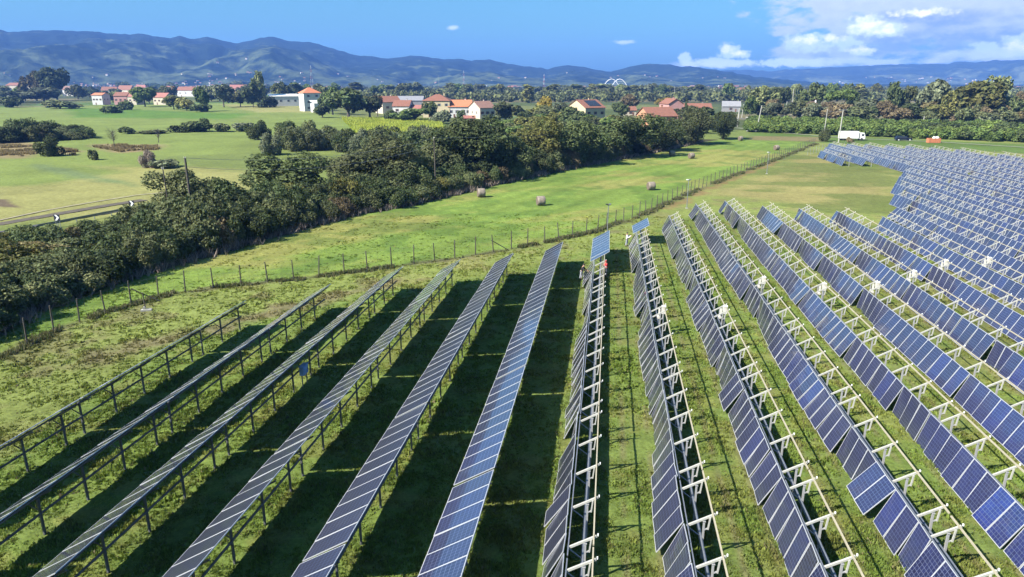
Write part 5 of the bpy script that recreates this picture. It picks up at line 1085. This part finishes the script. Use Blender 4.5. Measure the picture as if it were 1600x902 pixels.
# dark pick-up / suv
p = gp(1411, 220); t = thing('parked_car', 'dark navy station wagon parked right of the white truck', 'car', p, R(-4))
def carbody(t, L, m):
    h = L/2; lowp = [(-h, .35), (h, .35), (h+.02, .75), (h-.3, .98), (-h+.05, 1.02), (-h-.02, .7)]
    b = MB(); n = len(lowp); b.add([(a, -.9, z) for a, z in lowp]+[(a, .9, z) for a, z in lowp], [tuple(range(n)), tuple(range(2*n-1, n-1, -1))]+[(i, n+i, n+(i+1) % n, (i+1) % n) for i in range(n)], m)
    up = [(-h+.12, 1.0), (h-1.35, .985), (h-2.1, 1.62), (-h+.45, 1.66)]; n = 4; b.add([(a, -.78 if z > 1.2 else -.88, z) for a, z in up]+[(a, .78 if z > 1.2 else .88, z) for a, z in up], [tuple(range(n)), tuple(range(2*n-1, n-1, -1))]+[(i, n+i, n+(i+1) % n, (i+1) % n) for i in range(n)], m); b.build('body', t)
    for sy in (-1, 1):
        b = MB(); q = [(-h+.4, 1.05), (h-1.6, 1.05), (h-2.15, 1.52), (-h+.6, 1.55)]; b.add([(a, sy*(.90 if z < 1.2 else .83), z) for a, z in q], [(0, 1, 2, 3)], M['glassdark']); b.build('window', t)
    for wx in (-h+.85, h-.85):
        for sy in (-1, 1):
            b = MB(); b.tube([(wx, sy*.68, .34), (wx, sy*.91, .34)], .34, M['black'], 18); w_ = b.build('wheel', t); b = MB(); b.tube([(wx, sy*.90, .34), (wx, sy*.925, .34)], .21, M['white'], 12); b.build('rim', w_)
carbody(t, 5.6, M['navy'])
b = MB(); b.box((2.78, -.6, .72), (.06, .35, .16), M['white']); b.build('headlight', t); b = MB(); b.box((2.78, .6, .72), (.06, .35, .16), M['white']); b.build('headlight', t)
# orange skip
p = gp(1458, 223.5); t = thing('skip_container', 'open orange-brown skip loaded with two white sacks', 'container', p, R(-4)); b = MB()
b.box((0, -.85, .85), (4.0, .08, 1.5), M['orange']); b.box((0, .85, .85), (4.0, .08, 1.5), M['orange']); b.box((-1.96, 0, .85), (.08, 1.62, 1.5), M['orange']); b.box((1.96, 0, .85), (.08, 1.62, 1.5), M['orange']); b.box((0, 0, .15), (3.8, 1.6, .1), M['orange'])
for i in range(5): b.box((-1.6+.8*i, -.92, .85), (.1, .06, 1.45), M['orange'])
b.build('tub', t)
for i, (sx, l) in enumerate(((.15, 'left white sack heaped in the orange skip'), (1.2, 'right white sack heaped in the orange skip'))):
    b = MB(); n = 10; vs = []
    for k in range(7):
        ph = -1.2+2.4*k/6
        for q in range(n): a = 6.283*q/n; vs.append((.6*math.cos(ph)*math.cos(a)*(1+.08*math.sin(3*a)), .6*math.cos(ph)*math.sin(a), .9+.75+.6*math.sin(ph)))
    b.add(vs, [(k*n+q, k*n+(q+1) % n, (k+1)*n+(q+1) % n, (k+1)*n+q) for k in range(6) for q in range(n)]+[tuple(6*n+q for q in range(n))], M['whitecloth']); o = b.build('sack', None, p+Vector((sx, 0, 0)), 0, True); tag(o, l, 'sack', 'white sacks in the skip')

# ------------------------------------------------------------------ haze
b = MB(); b.box((2500, 3600, 219), (21000, 9800, 460), M['white']); me = b.mesh('haze'); me.materials.clear()
m = bpy.data.materials.new('haze_air'); m.use_nodes = True; nt = m.node_tree; nt.nodes.remove(nt.nodes['Principled BSDF'])
pv = nt.nodes.new('ShaderNodeVolumePrincipled'); pv.inputs['Color'].default_value = (.155, .355, 1.0, 1); pv.inputs['Density'].default_value = HAZE = 1.05e-4; pv.inputs['Anisotropy'].default_value = .0
pv.inputs['Density Attribute'].default_value = ''
nt.links.new(pv.outputs[0], nt.nodes['Material Output'].inputs['Volume']); me.materials.append(m); o = obj('haze', me); tag(o, 'thin bluish haze over the whole plain and hills', 'haze', kind='stuff')

# ------------------------------------------------------------------ sun, sky, clouds
g = V*.91+U*.68          # shadow of a one metre post
sun_dir = Vector((-g.x, -g.y, 1)).normalized()
elev = math.asin(sun_dir.z); az = math.atan2(sun_dir.x, sun_dir.y)
sd = bpy.data.lights.new('sun', 'SUN'); sd.energy = 5.0; sd.angle = R(.53); sd.color = (1, .93, .82)
so = bpy.data.objects.new('sun', sd); COL.objects.link(so); so.rotation_euler = (-sun_dir).to_track_quat('-Z', 'Y').to_euler(); so.location = (-60, -60, 120)
w = bpy.data.worlds.new('World'); scene.world = w; w.use_nodes = True; nt = w.node_tree; L = nt.links; bg = nt.nodes['Background']
sky = nt.nodes.new('ShaderNodeTexSky'); sky.sky_type = 'NISHITA'; sky.sun_disc = False; sky.sun_elevation = elev; sky.sun_rotation = az; sky.altitude = 50; sky.air_density = 1.0; sky.dust_density = 2.2; sky.ozone_density = 3.0
bg.inputs['Strength'].default_value = .05
tc = nt.nodes.new('ShaderNodeTexCoord'); sx = nt.nodes.new('ShaderNodeSeparateXYZ'); L.new(tc.outputs['Generated'], sx.inputs[0])
def mth(op, a, b_=None, clamp=False):
    n = nt.nodes.new('ShaderNodeMath'); n.operation = op; n.use_clamp = clamp
    for i, v in enumerate((a, b_)):
        if v is None: continue
        if isinstance(v, (int, float)): n.inputs[i].default_value = v
        else: L.new(v, n.inputs[i])
    return n.outputs[0]
AZ = mth('ARCTAN2', sx.outputs[0], sx.outputs[1]); EL = mth('ARCSINE', sx.outputs[2])      # compass bearing and elevation of the sky point
def azel(px, py):
    X = (px-CX)/F; Y = -(py-CY)/F; d = Vector((X, cp+Y*sp, -sp+Y*cp)).normalized(); return math.atan2(d.x, d.y), math.asin(d.z)
def blob(px, py, rx, ry):
    a, e = azel(px, py); u = mth('DIVIDE', mth('SUBTRACT', AZ, a), rx/1090); v = mth('DIVIDE', mth('SUBTRACT', EL, e), ry/1090)
    return mth('SUBTRACT', 1.0, mth('SQRT', mth('ADD', mth('MULTIPLY', u, u), mth('MULTIPLY', v, v))), False)
def cloudlayer(blobs, scale, asp, thr, soft, dz=0.0, seed=0., det=8, gain=1.6):
    msk = None
    for q in blobs:
        k = mth('MAXIMUM', blob(*q), -1.0); msk = k if msk is None else mth('MAXIMUM', msk, k)
    cv = nt.nodes.new('ShaderNodeCombineXYZ'); L.new(mth('MULTIPLY', AZ, scale), cv.inputs[0]); L.new(mth('MULTIPLY', mth('ADD', EL, dz), scale*asp), cv.inputs[1]); cv.inputs[2].default_value = seed
    n = nt.nodes.new('ShaderNodeTexNoise'); n.inputs['Scale'].default_value = 1; n.inputs['Detail'].default_value = det; n.inputs['Roughness'].default_value = .58; L.new(cv.outputs[0], n.inputs['Vector'])
    d = mth('ADD', mth('MULTIPLY', mth('SUBTRACT', n.outputs['Fac'], .5), gain), msk)
    r = nt.nodes.new('ShaderNodeMapRange'); r.interpolation_type = 'SMOOTHSTEP'; r.inputs[1].default_value = thr; r.inputs[2].default_value = thr+soft; L.new(d, r.inputs[0]); return r.outputs[0], d
def mix(f, a, c):
    n = nt.nodes.new('ShaderNodeMix'); n.data_type = 'RGBA'
    L.new(f, n.inputs[0])
    for i, v in ((6, a), (7, c)):
        if isinstance(v, tuple): n.inputs[i].default_value = (*v, 1)
        else: L.new(v, n.inputs[i])
    return n.outputs[2]
K = 1.25/(.05*2**1.55)
tint = nt.nodes.new('ShaderNodeMix'); tint.data_type = 'RGBA'; tint.blend_type = 'MULTIPLY'; tint.inputs[0].default_value = 1; L.new(sky.outputs[0], tint.inputs[6]); tint.inputs[7].default_value = (.56, 1.06, 1.20, 1)
col = tint.outputs[2]
bigc = [(1420, 6, 225, 54), (1570, 42, 170, 46), (1380, 58, 120, 30), (1262, 76, 60, 22), (1600, 85, 90, 16), (1850, 40, 300, 80), (1330, 78, 50, 14)]
darkb = [(1440, 66, 110, 26), (1530, 58, 110, 24), (1360, 80, 60, 14), (1290, 88, 36, 9), (1480, 30, 150, 16), (1700, 60, 160, 26)]
f1, _ = cloudlayer(bigc, 24, 2.2, .08, .42, gain=1.9)
sh, _ = cloudlayer(darkb, 20, 2.4, .0, 1.0, gain=2.4, seed=3.)
sh2, _ = cloudlayer([(1450, -30, 900, 200)], 55, 2.0, .45, .8, seed=4, gain=2.6)
cl = mix(mth('MULTIPLY', sh, .85), (.66*K, .73*K, .92*K), (.27*K, .37*K, .70*K)); cl = mix(mth('MULTIPLY', sh2, .40), cl, (.80*K, .86*K, 1.05*K))
col = mix(mth('MULTIPLY', f1, .95), col, cl)
K2 = K*1.5
pf, _ = cloudlayer([(1354, 43, 36, 18), (1385, 48, 32, 13), (1262, 68, 44, 18), (1320, 68, 28, 14), (1345, 82, 22, 9), (1140, 82, 24, 16), (1158, 86, 20, 10), (1071, 91, 14, 14), (1130, 98, 70, 9), (1235, 98, 80, 9), (1590, 72, 26, 18), (1540, 74, 24, 10)], 85, 1.3, .12, .5, seed=9, gain=1.9)
ps, _ = cloudlayer([(1353, 41, 34, 17), (1386, 47, 34, 12), (1262, 63, 40, 11), (1300, 60, 26, 10), (1138, 77, 18, 11), (1157, 84, 14, 8), (1345, 78, 26, 8), (1592, 74, 30, 12), (1440, 20, 60, 8)], 95, 1.3, .22, .85, seed=9, gain=2.2)
col = mix(mth('MULTIPLY', pf, .8), col, (.62*K2, .72*K2, .95*K2)); col = mix(mth('MULTIPLY', ps, .9), col, (1.05*K2, 1.0*K2, 1.0*K2))
wz, _ = cloudlayer([(708, 44, 14, 5), (1120, 100, 100, 9), (1330, 97, 150, 9), (975, 66, 26, 5), (1550, 84, 120, 10)], 45, 2.5, .15, .7, seed=2, gain=1.6)
col = mix(mth('MULTIPLY', wz, .75), col, (.62*K2, .68*K2, .90*K2))
L.new(col, bg.inputs['Color'])

# ------------------------------------------------------------------ camera and render
cd = bpy.data.cameras.new('camera'); cd.sensor_width = 36; cd.lens = F/1600*36; cd.clip_start = .5; cd.clip_end = 60000
co = bpy.data.objects.new('camera', cd); COL.objects.link(co); co.location = (0, 0, H); co.rotation_euler = (math.pi/2-PITCH, 0, 0); scene.camera = co
vs = scene.view_settings; vs.view_transform = 'Standard'; vs.look = 'None'; vs.gamma = 1; vs.exposure = 1.55
cy = scene.cycles; cy.use_denoising = True; cy.max_bounces = 5; cy.diffuse_bounces = 2; cy.glossy_bounces = 2; cy.transmission_bounces = 2; cy.volume_bounces = 0; cy.transparent_max_bounces = 4; cy.use_adaptive_sampling = True; cy.adaptive_threshold = .02
scene.render.use_persistent_data = False
